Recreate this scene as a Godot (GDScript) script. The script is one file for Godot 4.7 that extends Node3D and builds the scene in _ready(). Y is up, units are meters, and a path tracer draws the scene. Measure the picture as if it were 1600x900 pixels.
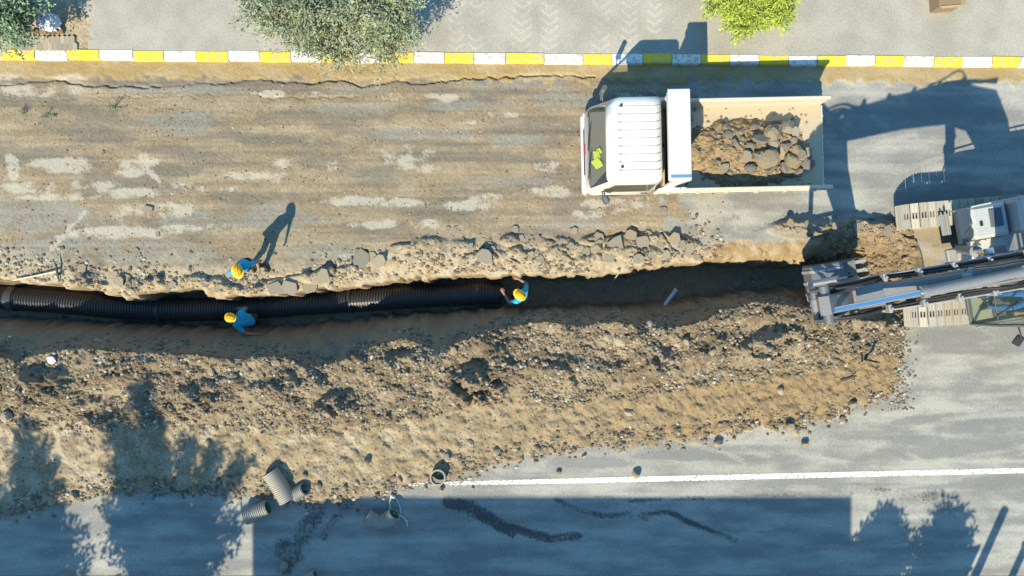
extends Node3D
# A roadside pipe-laying site seen from a drone. x runs east, z south, y up; metres.
# The plan is laid out on a survey grid of 62 units to the metre with its origin at the north-west stake.

const PPM := 62.0
const HC := 17.2          # flying height of the camera
var rng := RandomNumberGenerator.new()
var used := {}
var M := {}

# ------------------------------------------------------------------ helpers
class MB:
	var v := PackedVector3Array()
	var n := PackedVector3Array()
	var c := PackedColorArray()
	var col := Color(1, 1, 1)
	var xf := Transform3D.IDENTITY
	func tri(a: Vector3, b: Vector3, d: Vector3) -> void:
		a = xf * a; b = xf * b; d = xf * d
		var nn := (b - a).cross(d - a)
		if nn.length_squared() < 1e-16: return
		nn = nn.normalized()
		v.append(a); v.append(d); v.append(b)
		for i in 3: n.append(nn); c.append(col)
	func quad(a: Vector3, b: Vector3, d: Vector3, e: Vector3) -> void:
		tri(a, b, d); tri(a, d, e)
	func trin(a: Vector3, b: Vector3, d: Vector3, na: Vector3, nb: Vector3, nd: Vector3) -> void:
		v.append(xf * a); v.append(xf * d); v.append(xf * b)
		n.append((xf.basis * na).normalized()); n.append((xf.basis * nd).normalized()); n.append((xf.basis * nb).normalized())
		for i in 3: c.append(col)
	func quadn(a: Vector3, b: Vector3, d: Vector3, e: Vector3, na: Vector3, nb: Vector3, nd: Vector3, ne: Vector3) -> void:
		trin(a, b, d, na, nb, nd); trin(a, d, e, na, nd, ne)
	# chamfered box: centre, size, bevel
	func box(ctr: Vector3, size: Vector3, bev := 0.0, bs := Basis.IDENTITY) -> void:
		var h := size * 0.5
		var b := minf(bev, minf(h.x, minf(h.y, h.z)) * 0.9)
		var old := xf
		xf = xf * Transform3D(bs, ctr)
		var i := h - Vector3(b, b, b)
		for s: float in [-1.0, 1.0]:
			_q(Vector3(s * h.x, -i.y, -i.z), Vector3(s * h.x, i.y, -i.z), Vector3(s * h.x, i.y, i.z), Vector3(s * h.x, -i.y, i.z), s > 0)
			_q(Vector3(-i.x, s * h.y, -i.z), Vector3(-i.x, s * h.y, i.z), Vector3(i.x, s * h.y, i.z), Vector3(i.x, s * h.y, -i.z), s > 0)
			_q(Vector3(-i.x, -i.y, s * h.z), Vector3(i.x, -i.y, s * h.z), Vector3(i.x, i.y, s * h.z), Vector3(-i.x, i.y, s * h.z), s > 0)
		if b > 0.0:
			for s: float in [-1.0, 1.0]:
				for t: float in [-1.0, 1.0]:
					_q(Vector3(-i.x, s * h.y, t * i.z), Vector3(-i.x, s * i.y, t * h.z), Vector3(i.x, s * i.y, t * h.z), Vector3(i.x, s * h.y, t * i.z), s * t > 0)
					_q(Vector3(s * h.x, -i.y, t * i.z), Vector3(s * h.x, i.y, t * i.z), Vector3(s * i.x, i.y, t * h.z), Vector3(s * i.x, -i.y, t * h.z), s * t > 0)
					_q(Vector3(s * h.x, t * i.y, -i.z), Vector3(s * i.x, t * h.y, -i.z), Vector3(s * i.x, t * h.y, i.z), Vector3(s * h.x, t * i.y, i.z), s * t > 0)
					for r: float in [-1.0, 1.0]:
						var A := Vector3(s * h.x, t * i.y, r * i.z)
						var B := Vector3(s * i.x, t * h.y, r * i.z)
						var C := Vector3(s * i.x, t * i.y, r * h.z)
						if s * t * r > 0: tri(A, B, C)
						else: tri(A, C, B)
		xf = old
	func _q(a: Vector3, b: Vector3, d: Vector3, e: Vector3, fwd: bool) -> void:
		if fwd: quad(a, b, d, e)
		else: quad(a, e, d, b)
	# tapered round bar
	func bar(a: Vector3, b: Vector3, r0: float, r1: float, seg := 12, caps := true) -> void:
		var d := (b - a).normalized()
		var s := d.cross(Vector3.UP if absf(d.y) < 0.9 else Vector3.RIGHT).normalized()
		var t := d.cross(s)
		for k in seg:
			var p := TAU * k / seg
			var q := TAU * (k + 1) / seg
			var e0 := s * cos(p) + t * sin(p)
			var e1 := s * cos(q) + t * sin(q)
			quadn(a + e0 * r0, a + e1 * r0, b + e1 * r1, b + e0 * r1, e0, e1, e1, e0)
			if caps:
				tri(a, a + e1 * r0, a + e0 * r0)
				tri(b, b + e0 * r1, b + e1 * r1)
	# tube along points; radii array or single
	func tube(pts: Array, rad, seg := 8, caps := true) -> void:
		var m := pts.size()
		var rings := []
		var nor := []
		var up := Vector3.UP
		for i in m:
			var d: Vector3 = ((pts[mini(i + 1, m - 1)] as Vector3) - (pts[maxi(i - 1, 0)] as Vector3)).normalized()
			if absf(d.dot(up)) > 0.95: up = Vector3.RIGHT if absf(d.x) < 0.8 else Vector3.BACK
			var s := d.cross(up).normalized()
			var t := d.cross(s)
			up = s.cross(d)
			var ra: float = rad[i] if rad is Array or rad is PackedFloat32Array else rad
			var R := PackedVector3Array()
			var N := PackedVector3Array()
			for k in seg:
				var p := TAU * k / seg
				var e := s * cos(p) + t * sin(p)
				R.append((pts[i] as Vector3) + e * ra); N.append(e)
			rings.append(R); nor.append(N)
		for i in m - 1:
			for k in seg:
				var k1 := (k + 1) % seg
				quadn(rings[i][k], rings[i][k1], rings[i + 1][k1], rings[i + 1][k], nor[i][k], nor[i][k1], nor[i + 1][k1], nor[i + 1][k])
		if caps:
			for k in seg:
				var k1 := (k + 1) % seg
				tri(pts[0], rings[0][k1], rings[0][k])
				tri(pts[m - 1], rings[m - 1][k], rings[m - 1][k1])
	# polygon (counter-clockwise in x,y) extruded along z from z0 to z1
	func prism(poly: PackedVector2Array, z0: float, z1: float) -> void:
		var idx := Geometry2D.triangulate_polygon(poly)
		var area := 0.0
		for i in poly.size():
			area += poly[i].cross(poly[(i + 1) % poly.size()])
		for i in range(0, idx.size(), 3):
			var a := poly[idx[i]]; var b := poly[idx[i + 1]]; var d := poly[idx[i + 2]]
			if (b - a).cross(d - a) < 0.0:
				var t := b; b = d; d = t
			tri(Vector3(a.x, a.y, z1), Vector3(b.x, b.y, z1), Vector3(d.x, d.y, z1))
			tri(Vector3(a.x, a.y, z0), Vector3(d.x, d.y, z0), Vector3(b.x, b.y, z0))
		for i in poly.size():
			var a := poly[i]; var b := poly[(i + 1) % poly.size()]
			if area < 0.0:
				var t := a; a = b; b = t
			quad(Vector3(a.x, a.y, z0), Vector3(b.x, b.y, z0), Vector3(b.x, b.y, z1), Vector3(a.x, a.y, z1))
	func mesh() -> ArrayMesh:
		var arr := []
		arr.resize(Mesh.ARRAY_MAX)
		arr[Mesh.ARRAY_VERTEX] = v
		arr[Mesh.ARRAY_NORMAL] = n
		arr[Mesh.ARRAY_COLOR] = c
		var m := ArrayMesh.new()
		m.add_surface_from_arrays(Mesh.PRIMITIVE_TRIANGLES, arr)
		return m

func numbered(called: String) -> String:
	if not used.has(called):
		used[called] = 0
		return called
	used[called] += 1
	return "%s_%03d" % [called, used[called]]

func tag(o: Node3D, label: String, category: String, group := "", kind := "") -> void:
	o.set_meta("label", label)
	if category != "": o.set_meta("category", category)
	if group != "": o.set_meta("group", group)
	if kind != "": o.set_meta("kind", kind)

func thing(called: String, at: Vector3, turn: float, label: String, category: String, group := "") -> Node3D:
	var o := Node3D.new()
	o.name = numbered(called)
	add_child(o)
	o.position = at
	o.rotation.y = turn
	tag(o, label, category, group)
	return o

func put(called: String, mesh: Mesh, m: Material, parent: Node3D = null) -> MeshInstance3D:
	var o := MeshInstance3D.new()
	o.mesh = mesh
	o.material_override = m
	if parent == null:
		o.name = numbered(called)
		add_child(o)
	else:
		o.name = called
		parent.add_child(o, true)
	return o

func obj(called: String, mb: MB, m: Material, parent: Node3D = null) -> MeshInstance3D:
	return put(called, mb.mesh(), m, parent)

func structure(o: Node3D, label := "") -> void:
	o.set_meta("kind", "structure")
	if label != "": o.set_meta("label", label)

func mat(lin: Color, rough := 0.8, metal := 0.0, vc := false) -> StandardMaterial3D:
	var m := StandardMaterial3D.new()
	m.albedo_color = lin.linear_to_srgb()
	m.roughness = rough
	m.metallic = metal
	m.vertex_color_use_as_albedo = vc
	return m

func grain(m: StandardMaterial3D, tex: Texture2D, nrm: Texture2D, scale: float, strength := 1.0) -> StandardMaterial3D:
	m.albedo_texture = tex
	if nrm != null:
		m.normal_enabled = true
		m.normal_texture = nrm
		m.normal_scale = strength
	m.uv1_triplanar = true
	m.uv1_world_triplanar = true
	m.uv1_scale = Vector3(scale, scale, scale)
	return m

func noise(seed_: int, freq: float, oct := 3, type := FastNoiseLite.TYPE_SIMPLEX_SMOOTH) -> FastNoiseLite:
	var f := FastNoiseLite.new()
	f.seed = seed_
	f.frequency = freq
	f.noise_type = type
	f.fractal_type = FastNoiseLite.FRACTAL_FBM if oct > 1 else FastNoiseLite.FRACTAL_NONE
	f.fractal_octaves = oct
	return f

# grey grain texture whose values run lo..hi, with dark and light specks
func grain_tex(size: int, seed_: int, freq: float, lo: float, hi: float, speck: float) -> Array:
	var f := noise(seed_, freq, 4)
	var im := f.get_seamless_image(size, size)
	im.convert(Image.FORMAT_RGB8)
	var out := Image.create(size, size, false, Image.FORMAT_RGB8)
	var r := RandomNumberGenerator.new()
	r.seed = seed_
	for y in size:
		for x in size:
			var g := lo + (hi - lo) * im.get_pixel(x, y).r
			if r.randf() < speck: g = clampf(g + r.randf_range(-0.35, 0.3), 0.0, 1.0)
			out.set_pixel(x, y, Color(g, g, g))
	var nm: Image = out.duplicate()
	nm.bump_map_to_normal_map(2.0)
	return [ImageTexture.create_from_image(out), ImageTexture.create_from_image(nm)]

func gx(u: float) -> float: return (u - 800.0) / PPM
func gz(v: float) -> float: return (v - 450.0) / PPM
# a survey point (u, v) on the drone's plan, for something standing h above the road
func site(u: float, v: float, h := 0.0) -> Vector3:
	var f := (HC - h) / HC
	return Vector3(gx(u) * f, h, gz(v) * f)

func pl(x: float, a: Array) -> float:
	var m := a.size()
	if x <= a[0]: return a[1]
	for i in range(2, m, 2):
		if x <= a[i]:
			var t: float = (x - a[i - 2]) / (a[i] - a[i - 2])
			return lerpf(a[i - 1], a[i + 1], t)
	return a[m - 1]

func _ready() -> void:
	rng.seed = 4711
	set_camera_and_light()
	make_materials()
	build_ground()
	build_kerb()
	build_pavement_bits()
	build_road_line()
	build_pipe()
	build_truck()
	build_excavator()
	build_people()
	build_trees()
	build_stones()
	build_offcuts()
	build_small_things()
	build_south_side()

func set_camera_and_light() -> void:
	var cam := Camera3D.new()
	cam.name = "camera"
	add_child(cam)
	cam.position = Vector3(0, HC, 0)
	cam.rotation_degrees = Vector3(-90, 0, 0)
	cam.fov = rad_to_deg(2.0 * atan(7.258 / HC))
	cam.far = 600.0
	cam.current = true
	var we := WorldEnvironment.new()
	we.name = "environment"
	var e := Environment.new()
	var sky := Sky.new()
	var sm := ProceduralSkyMaterial.new()
	sm.sky_top_color = Color(0.35, 0.555, 0.735)
	sm.sky_horizon_color = Color(0.62, 0.76, 0.86)
	sm.sky_curve = 0.12
	sm.ground_bottom_color = Color(0.30, 0.27, 0.23)
	sm.ground_horizon_color = Color(0.48, 0.46, 0.42)
	sky.sky_material = sm
	e.background_mode = Environment.BG_SKY
	e.sky = sky
	e.background_energy_multiplier = 1.0
	e.tonemap_mode = Environment.TONE_MAPPER_LINEAR
	e.tonemap_exposure = EXPO
	e.sdfgi_enabled = true
	e.ssao_enabled = true
	e.ssil_enabled = true
	we.environment = e
	add_child(we)
	var sun := DirectionalLight3D.new()
	sun.name = "sun"
	sun.light_energy = 1.5
	sun.light_color = Color(1.0, 0.95, 0.83)
	sun.light_angular_distance = 0.5
	sun.shadow_enabled = true
	add_child(sun)
	sun.look_at_from_position(Vector3.ZERO, Vector3(0.435, -1.0, -0.97), Vector3.UP)

const EXPO := 1.76

func make_materials() -> void:
	var g1 := grain_tex(512, 3, 0.06, 0.84, 1.0, 0.06)
	var g2 := grain_tex(512, 9, 0.08, 0.74, 1.0, 0.10)
	M.road = grain(mat(Color(1, 1, 1), 0.93, 0, true), g1[0], g1[1], 0.55, 0.8)
	M.soil = grain(mat(Color(1, 1, 1), 0.97, 0, true), g2[0], g2[1], 0.7, 1.2)
	M.stone = grain(mat(Color(1, 1, 1), 0.95, 0, true), g2[0], g2[1], 1.7, 1.0)
	M.kerb = grain(mat(Color(1, 1, 1), 0.8, 0, true), grain_tex(256, 33, 0.03, 0.93, 1.0, 0.01)[0], null, 1.1)
	M.leaf = mat(Color(1, 1, 1), 0.7, 0, true)
	M.leaf.backlight = Color(0.45, 0.5, 0.25)
	M.leaf.cull_mode = BaseMaterial3D.CULL_DISABLED
	M.bark = grain(mat(Color(0.16, 0.12, 0.085), 0.95), g2[0], g2[1], 3.0, 1.5)
	M.white = grain(mat(Color(0.71, 0.71, 0.69), 0.4), grain_tex(256, 21, 0.01, 0.90, 1.0, 0.002)[0], null, 0.5)
	M.white.clearcoat_enabled = true
	M.white.clearcoat = 0.4
	M.cream = grain(mat(Color(0.64, 0.57, 0.45), 0.6), g1[0], g1[1], 0.8, 0.3)
	M.bedfloor = grain(mat(Color(0.50, 0.42, 0.30), 0.8), g1[0], g1[1], 0.9, 0.5)
	M.black = mat(Color(0.015, 0.015, 0.016), 0.6)
	M.rubber = mat(Color(0.025, 0.024, 0.023), 0.85)
	M.darkmetal = mat(Color(0.06, 0.06, 0.065), 0.5, 0.3)
	M.seat = mat(Color(0.06, 0.06, 0.065), 0.9)
	M.glass = mat(Color(0.10, 0.13, 0.13), 0.04)
	M.glass.transparency = BaseMaterial3D.TRANSPARENCY_ALPHA
	M.glass.albedo_color.a = 0.22
	M.greenglass = mat(Color(0.10, 0.20, 0.16), 0.04)
	M.greenglass.transparency = BaseMaterial3D.TRANSPARENCY_ALPHA
	M.greenglass.albedo_color.a = 0.2
	M.chrome = mat(Color(0.75, 0.77, 0.80), 0.16, 1.0)
	M.paintgrey = grain(mat(Color(0.50, 0.52, 0.51), 0.35, 0.05), g1[0], null, 0.6)
	M.boom = grain(mat(Color(0.27, 0.28, 0.295), 0.5, 0.15), g2[0], g2[1], 0.8, 0.4)
	M.worn = grain(mat(Color(0.44, 0.44, 0.43), 0.42, 0.35), g1[0], g1[1], 0.9, 0.4)
	M.bucket = grain(mat(Color(0.24, 0.245, 0.25), 0.38, 0.5), g1[0], g1[1], 0.9, 0.5)
	M.track = grain(mat(Color(0.60, 0.56, 0.48), 0.7, 0.1), g2[0], g2[1], 1.2, 0.5)
	M.track2 = grain(mat(Color(0.50, 0.455, 0.375), 0.75, 0.1), g2[0], g2[1], 1.1, 0.5)
	M.track3 = grain(mat(Color(0.54, 0.52, 0.47), 0.6, 0.2), g2[0], g2[1], 1.3, 0.5)
	M.pipe = mat(Color(0.032, 0.033, 0.036), 0.36)
	M.pipegrey = grain(mat(Color(0.45, 0.42, 0.36), 0.75), g2[0], g2[1], 1.0, 0.5)
	M.pipegreen = mat(Color(0.05, 0.17, 0.12), 0.5)
	M.wood = grain(mat(Color(0.48, 0.36, 0.22), 0.8), g1[0], null, 2.0)
	M.cloth = grain(mat(Color(1, 1, 1), 0.92, 0, true), g1[0], g1[1], 6.0, 0.6)
	M.helmet = mat(Color(0.80, 0.43, 0.015), 0.55)
	M.lime = mat(Color(0.55, 0.72, 0.06), 0.8)
	M.red = mat(Color(0.35, 0.03, 0.04), 0.4)
	M.paint = grain(mat(Color(0.80, 0.80, 0.78), 0.75), g2[0], g2[1], 1.0, 0.4)

# ------------------------------------------------------------------ ground
var U := PackedFloat32Array()
var V := PackedFloat32Array()
var NU := 0
var NV := 0
var HT := PackedFloat32Array()
var I0 := 0
var J0 := 0
const STEP := 1.8
const RIM := [-200, 432, 0, 438, 60, 444, 110, 450, 200, 466, 214, 467, 222, 456, 300, 454, 340, 463, 400, 464, 440, 460, 500, 452, 560, 443, 620, 437, 700, 430, 780, 429, 860, 432, 930, 429, 1000, 422, 1060, 413, 1110, 405, 1145, 409, 1200, 409, 1260, 409, 1300, 400, 1340, 392, 1380, 385, 1425, 392]
const LIP := [0, 10, 500, 14, 560, 28, 640, 38, 700, 30, 800, 20, 900, 20, 1080, 16, 1120, 26, 1150, 32, 1290, 34, 1330, 26, 1425, 14]
const LIPDROP := [0, 0.10, 560, 0.16, 640, 0.22, 900, 0.15, 1100, 0.16, 1150, 0.42, 1290, 0.40, 1425, 0.15]
const DEPTH := [-200, -1.5, 1150, -1.5, 1250, -1.3, 1300, -0.9, 1360, -0.6, 1410, -0.35, 1432, -0.02]
const FLOORS := [-200, 500, 0, 498, 120, 506, 300, 514, 420, 512, 500, 502, 600, 494, 700, 487, 800, 480, 1000, 476, 1100, 466, 1200, 452, 1300, 446, 1425, 440]
const CREST := [-200, 545, 0, 548, 50, 562, 100, 546, 160, 538, 250, 545, 330, 548, 400, 556, 450, 550, 510, 568, 550, 556, 600, 532, 640, 524, 660, 532, 700, 540, 740, 522, 800, 507, 850, 499, 900, 506, 960, 499, 1040, 508, 1090, 497, 1110, 484, 1160, 470, 1200, 474, 1260, 480, 1340, 500, 1412, 500]
const CRESTH := [-200, 0.12, -20, 0.12, 40, 0.18, 80, 0.74, 200, 0.72, 280, 0.56, 390, 0.56, 440, 0.74, 450, 0.70, 480, 0.36, 565, 0.34, 600, 0.58, 660, 0.60, 740, 0.34, 830, 0.34, 900, 0.52, 1100, 0.55, 1200, 0.55, 1280, 0.42, 1350, 0.28, 1400, 0.10, 1414, 0.0]
const ROUGHV := [-200, 648, 0, 650, 150, 660, 300, 650, 400, 660, 550, 665, 650, 640, 760, 618, 830, 605, 870, 625, 950, 608, 1040, 598, 1130, 585, 1200, 578, 1300, 560, 1412, 535]
const FOOT := [-200, 812, 0, 802, 60, 790, 100, 776, 180, 765, 280, 765, 390, 768, 480, 785, 560, 780, 640, 757, 700, 742, 760, 726, 850, 706, 950, 692, 1050, 690, 1150, 671, 1250, 660, 1330, 642, 1385, 620, 1404, 592, 1410, 545, 1414, 512]
const MUDCRACK := [0, 132, 85, 124, 130, 133, 250, 135, 330, 130, 400, 124, 480, 130, 530, 124, 565, 136, 620, 125, 660, 131, 740, 122, 840, 118, 930, 120]
const CRACK2 := [0, 156, 60, 158, 140, 151, 250, 150, 390, 146, 420, 153, 560, 151]

func axis(a: float, b: float, far: float) -> PackedFloat32Array:
	var left := PackedFloat32Array()
	var s := STEP
	var x := a
	while x > a - far:
		s *= 1.4
		x -= s
		left.append(x)
	left.reverse()
	var out := left
	x = a
	while x < b:
		out.append(x); x += STEP
	s = STEP
	while x < b + far:
		out.append(x)
		s *= 1.4
		x += s
	return out

func stamp(layer: PackedFloat32Array, cu: float, cv: float, ru: float, rv: float, amp: float, tilt := 0.0) -> void:
	var ext := maxf(ru, rv) * 1.5
	var i0 := clampi(I0 + int((cu - ext - U[I0]) / STEP), 0, NU - 1)
	var i1 := clampi(I0 + int((cu + ext - U[I0]) / STEP), 0, NU - 1)
	var j0 := clampi(J0 + int((cv - ext - V[J0]) / STEP), 0, NV - 1)
	var j1 := clampi(J0 + int((cv + ext - V[J0]) / STEP), 0, NV - 1)
	var ct := cos(tilt); var st := sin(tilt)
	for j in range(j0, j1 + 1):
		for i in range(i0, i1 + 1):
			var du := U[i] - cu; var dv := V[j] - cv
			var a := (du * ct + dv * st) / ru; var b := (-du * st + dv * ct) / rv
			var d := a * a + b * b
			if d < 2.0:
				var k := j * NU + i
				layer[k] = maxf(layer[k], amp * clampf(1.35 - d * 0.75, 0.0, 1.0))

func trail(layer: PackedFloat32Array, pts: Array, w: float, amp: float) -> void:
	for s in range(0, pts.size() - 2, 2):
		var a := Vector2(pts[s], pts[s + 1]); var b := Vector2(pts[s + 2], pts[s + 3])
		var i0 := clampi(I0 + int((minf(a.x, b.x) - w * 2 - U[I0]) / STEP), 0, NU - 1)
		var i1 := clampi(I0 + int((maxf(a.x, b.x) + w * 2 - U[I0]) / STEP), 0, NU - 1)
		var j0 := clampi(J0 + int((minf(a.y, b.y) - w * 2 - V[J0]) / STEP), 0, NV - 1)
		var j1 := clampi(J0 + int((maxf(a.y, b.y) + w * 2 - V[J0]) / STEP), 0, NV - 1)
		for j in range(j0, j1 + 1):
			for i in range(i0, i1 + 1):
				var p := Vector2(U[i], V[j])
				var d := p.distance_to(Geometry2D.get_closest_point_to_segment(p, a, b)) / w
				if d < 1.6:
					var k := j * NU + i
					layer[k] = maxf(layer[k], amp * clampf(1.5 - d, 0.0, 1.0))

func ragged(a: float, b: float, c: float, d: float) -> Array:
	var n := maxi(int(absf(c - a) / 7.0), 2)
	var out := []
	for i in n + 1:
		var t := float(i) / n
		var w := 0.0 if i == 0 or i == n else 1.0
		out.append(lerpf(a, c, t) + rng.randf_range(-1.5, 1.5) * w)
		out.append(lerpf(b, d, t) + rng.randf_range(-2.2, 2.2) * w)
	return out

func hgt(x: float, z: float) -> float:
	var u := x * PPM + 800.0; var v := z * PPM + 450.0
	var fi := I0 + (u - U[I0]) / STEP
	var fj := J0 + (v - V[J0]) / STEP
	if fi < I0 or fj < J0 or fi >= I0 + int(1840.0 / STEP) - 2 or fj >= J0 + int(1020.0 / STEP) - 2:
		return 0.12 if v < 90.0 or v > 905.0 else 0.0
	var i := int(fi); var j := int(fj)
	var a := fi - i; var b := fj - j
	var k := j * NU + i
	return lerpf(lerpf(HT[k], HT[k + 1], a), lerpf(HT[k + NU], HT[k + NU + 1], a), b)

func build_ground() -> void:
	U = axis(-120.0, 1720.0, 9000.0)
	V = axis(-60.0, 960.0, 9000.0)
	NU = U.size(); NV = V.size()
	for i in NU:
		if U[i] >= -120.0: I0 = i; break
	for j in NV:
		if V[j] >= -60.0: J0 = j; break
	var total := NU * NV
	HT.resize(total)
	var pale := PackedFloat32Array(); pale.resize(total)
	var bare := PackedFloat32Array(); bare.resize(total)
	var dark := PackedFloat32Array(); dark.resize(total)
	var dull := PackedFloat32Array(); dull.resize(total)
	var hump := PackedFloat32Array(); hump.resize(total)
	for e in [[746, 602, 38, 30, 0.36], [776, 572, 20, 28, 0.18], [520, 640, 40, 18, 0.26], [1190, 540, 46, 20, 0.36], [330, 620, 34, 26, 0.24], [488, 588, 22, 22, 0.30], [655, 560, 40, 16, 0.20], [100, 606, 36, 30, 0.26], [870, 585, 34, 16, 0.20], [1010, 556, 40, 20, 0.18], [-30, 600, 40, 30, 0.3]]:
		stamp(hump, e[0], e[1], e[2], e[3], e[4], rng.randf_range(-0.6, 0.9))
	var groove := PackedFloat32Array(); groove.resize(total)
	var bump := PackedFloat32Array(); bump.resize(total)
	# pale dust and lime left on the road
	for e in [[95, 258, 55, 13], [208, 258, 36, 15], [70, 292, 100, 9], [170, 304, 110, 8], [318, 292, 66, 9], [80, 308, 50, 5], [190, 364, 95, 9], [300, 355, 60, 5], [378, 275, 40, 7], [240, 330, 60, 14],
		[640, 244, 38, 16], [655, 262, 30, 10], [430, 268, 26, 16], [545, 314, 60, 7], [620, 318, 45, 6], [600, 350, 50, 6], [660, 352, 35, 7], [740, 320, 40, 9], [775, 310, 40, 8], [60, 140, 70, 10], [15, 120, 45, 5], [110, 120, 26, 5],
		[415, 148, 30, 6], [480, 147, 25, 5], [610, 150, 22, 8], [670, 150, 18, 5], [700, 152, 14, 6], [770, 180, 40, 6], [745, 190, 30, 4], [960, 320, 40, 12], [930, 335, 40, 7], [1010, 315, 35, 8], [985, 150, 20, 10],
		[870, 262, 35, 9], [860, 300, 40, 8], [520, 260, 14, 8], [580, 400, 40, 6], [20, 262, 12, 20]]:
		stamp(pale, e[0], e[1], e[2], e[3], 1.0, -0.03)
	trail(pale, [135, 330, 105, 360, 82, 388], 4, 0.9)
	trail(pale, [240, 275, 262, 300], 5, 0.9)
	# asphalt showing through the dirt
	for e in [[50, 340, 90, 28], [130, 385, 80, 22], [240, 395, 110, 20], [60, 395, 60, 25], [320, 345, 90, 14], [440, 340, 60, 20], [520, 395, 60, 14], [240, 140, 60, 7], [330, 140, 60, 8], [560, 140, 60, 8], [800, 130, 90, 9], [880, 155, 60, 12], [650, 210, 90, 10], [540, 170, 80, 8], [280, 190, 50, 20], [720, 165, 70, 9], [810, 220, 60, 8], [790, 282, 80, 6], [900, 350, 60, 8]]:
		stamp(bare, e[0], e[1], e[2], e[3], 0.9, 0.0)
	# tar seams, damp patches, oily stains, and painted shade below the boom
	trail(dark, [700, 786, 735, 792, 770, 812, 800, 832], 11, 1.0)
	trail(dark, [800, 825, 828, 835, 860, 842, 902, 838], 8, 1.0)
	trail(dark, [870, 782, 905, 797, 945, 806, 990, 803, 1010, 812], 5, 0.75)
	trail(dark, [985, 806, 1045, 800, 1075, 815, 1105, 826, 1150, 845], 5, 0.8)
	trail(dark, [930, 776, 1000, 782, 1100, 778, 1330, 772], 4, 0.55)
	trail(dark, [500, 795, 478, 830, 452, 870, 446, 890], 15, 0.7)
	trail(dark, [545, 788, 520, 815, 505, 838], 8, 0.6)
	stamp(dark, 450, 862, 26, 20, 0.8)
	stamp(dark, 1445, 778, 55, 11, 0.55); stamp(dark, 1390, 770, 40, 8, 0.5); stamp(dark, 1190, 833, 10, 5, 0.3)
	stamp(dull, 1400, 190, 120, 24, 0.9); stamp(dull, 1480, 175, 80, 30, 0.9); stamp(dull, 1330, 190, 40, 40, 0.9); stamp(dull, 1520, 310, 110, 20, 0.9); stamp(dull, 1440, 320, 40, 14, 0.9)  # wet stains mixed with boom and body shade put into the asphalt colour
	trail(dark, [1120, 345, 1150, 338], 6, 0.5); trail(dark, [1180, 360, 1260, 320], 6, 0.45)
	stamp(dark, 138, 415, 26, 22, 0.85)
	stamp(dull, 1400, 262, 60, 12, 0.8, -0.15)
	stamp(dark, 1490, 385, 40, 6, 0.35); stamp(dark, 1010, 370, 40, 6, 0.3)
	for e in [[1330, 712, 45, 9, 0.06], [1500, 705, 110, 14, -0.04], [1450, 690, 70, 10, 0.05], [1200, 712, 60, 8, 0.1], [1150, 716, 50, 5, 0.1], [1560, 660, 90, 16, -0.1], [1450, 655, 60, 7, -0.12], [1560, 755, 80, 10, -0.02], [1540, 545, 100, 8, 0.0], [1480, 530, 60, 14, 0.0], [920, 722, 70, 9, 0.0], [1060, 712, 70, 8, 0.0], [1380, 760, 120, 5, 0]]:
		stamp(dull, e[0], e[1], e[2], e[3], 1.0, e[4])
	# light dust trails washed over the asphalt on the right
	for p in [[1330, 690, 1400, 700, 1445, 722, 1600, 720], [1080, 695, 1130, 705, 1160, 720], [1160, 700, 1200, 712], [1380, 650, 1480, 628, 1600, 612], [1420, 590, 1600, 560], [1300, 720, 1400, 732, 1600, 700], [1360, 770, 1420, 758, 1500, 748], [700, 705, 780, 735, 840, 735], [1400, 680, 1480, 655, 1600, 645], [1110, 330, 1180, 345], [1340, 262, 1430, 258, 1500, 240], [1350, 228, 1430, 210]]:
		trail(pale, p, 5, 0.75)
	for e in [[1350, 700, 80, 16], [1480, 600, 110, 20], [1220, 700, 90, 14], [1420, 270, 90, 20], [1130, 330, 40, 25], [820, 765, 90, 6], [1040, 760, 120, 6], [1280, 762, 80, 5], [1540, 620, 90, 14], [1250, 140, 60, 8], [1380, 135, 120, 10], [1500, 140, 90, 10], [1480, 395, 60, 10], [1470, 350, 70, 8], [820, 880, 40, 12], [1000, 892, 160, 6], [1560, 830, 60, 30]]:
		stamp(pale, e[0], e[1], e[2], e[3], 0.6)
	# broken grooves where the asphalt has lifted
	for i in range(0, MUDCRACK.size() - 2, 2):
		trail(groove, ragged(MUDCRACK[i], MUDCRACK[i + 1], MUDCRACK[i + 2], MUDCRACK[i + 3]), rng.randf_range(0.8, 1.7), rng.randf_range(0.35, 0.9))
	for i in range(0, CRACK2.size() - 2, 2):
		trail(groove, ragged(CRACK2[i], CRACK2[i + 1], CRACK2[i + 2], CRACK2[i + 3]), 0.9, rng.randf_range(0.1, 0.4))
	for p in [[415, 437, 440, 434, 470, 428], [470, 428, 500, 418, 512, 410], [516, 408, 525, 420, 530, 432], [443, 438, 450, 450], [551, 400, 560, 396, 573, 391], [573, 391, 575, 405, 577, 415], [575, 396, 586, 400], [603, 398, 608, 382, 640, 378],
		[728, 396, 742, 392, 756, 386], [764, 389, 781, 404], [920, 376, 945, 370, 968, 366, 986, 360], [988, 354, 998, 362, 998, 378], [1035, 364, 1050, 384, 1060, 394], [1060, 368, 1080, 382, 1085, 392], [995, 402, 1004, 404], [955, 398, 962, 406], [800, 404, 822, 414], [1040, 388, 1046, 396],
		[880, 392, 896, 404], [845, 366, 866, 376], [1330, 340, 1390, 352, 1420, 372]]:
		for i in range(0, p.size() - 2, 2): trail(groove, ragged(p[i], p[i + 1], p[i + 2], p[i + 3]), rng.randf_range(1.2, 2.3), 1.0)
	for k in 44:
		var cu := rng.randf_range(640, 1100)
		stamp(bump, cu, pl(cu, RIM) - rng.randf_range(12, 55), rng.randf_range(6, 20), rng.randf_range(5, 10), rng.randf_range(0.25, 0.9))
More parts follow.
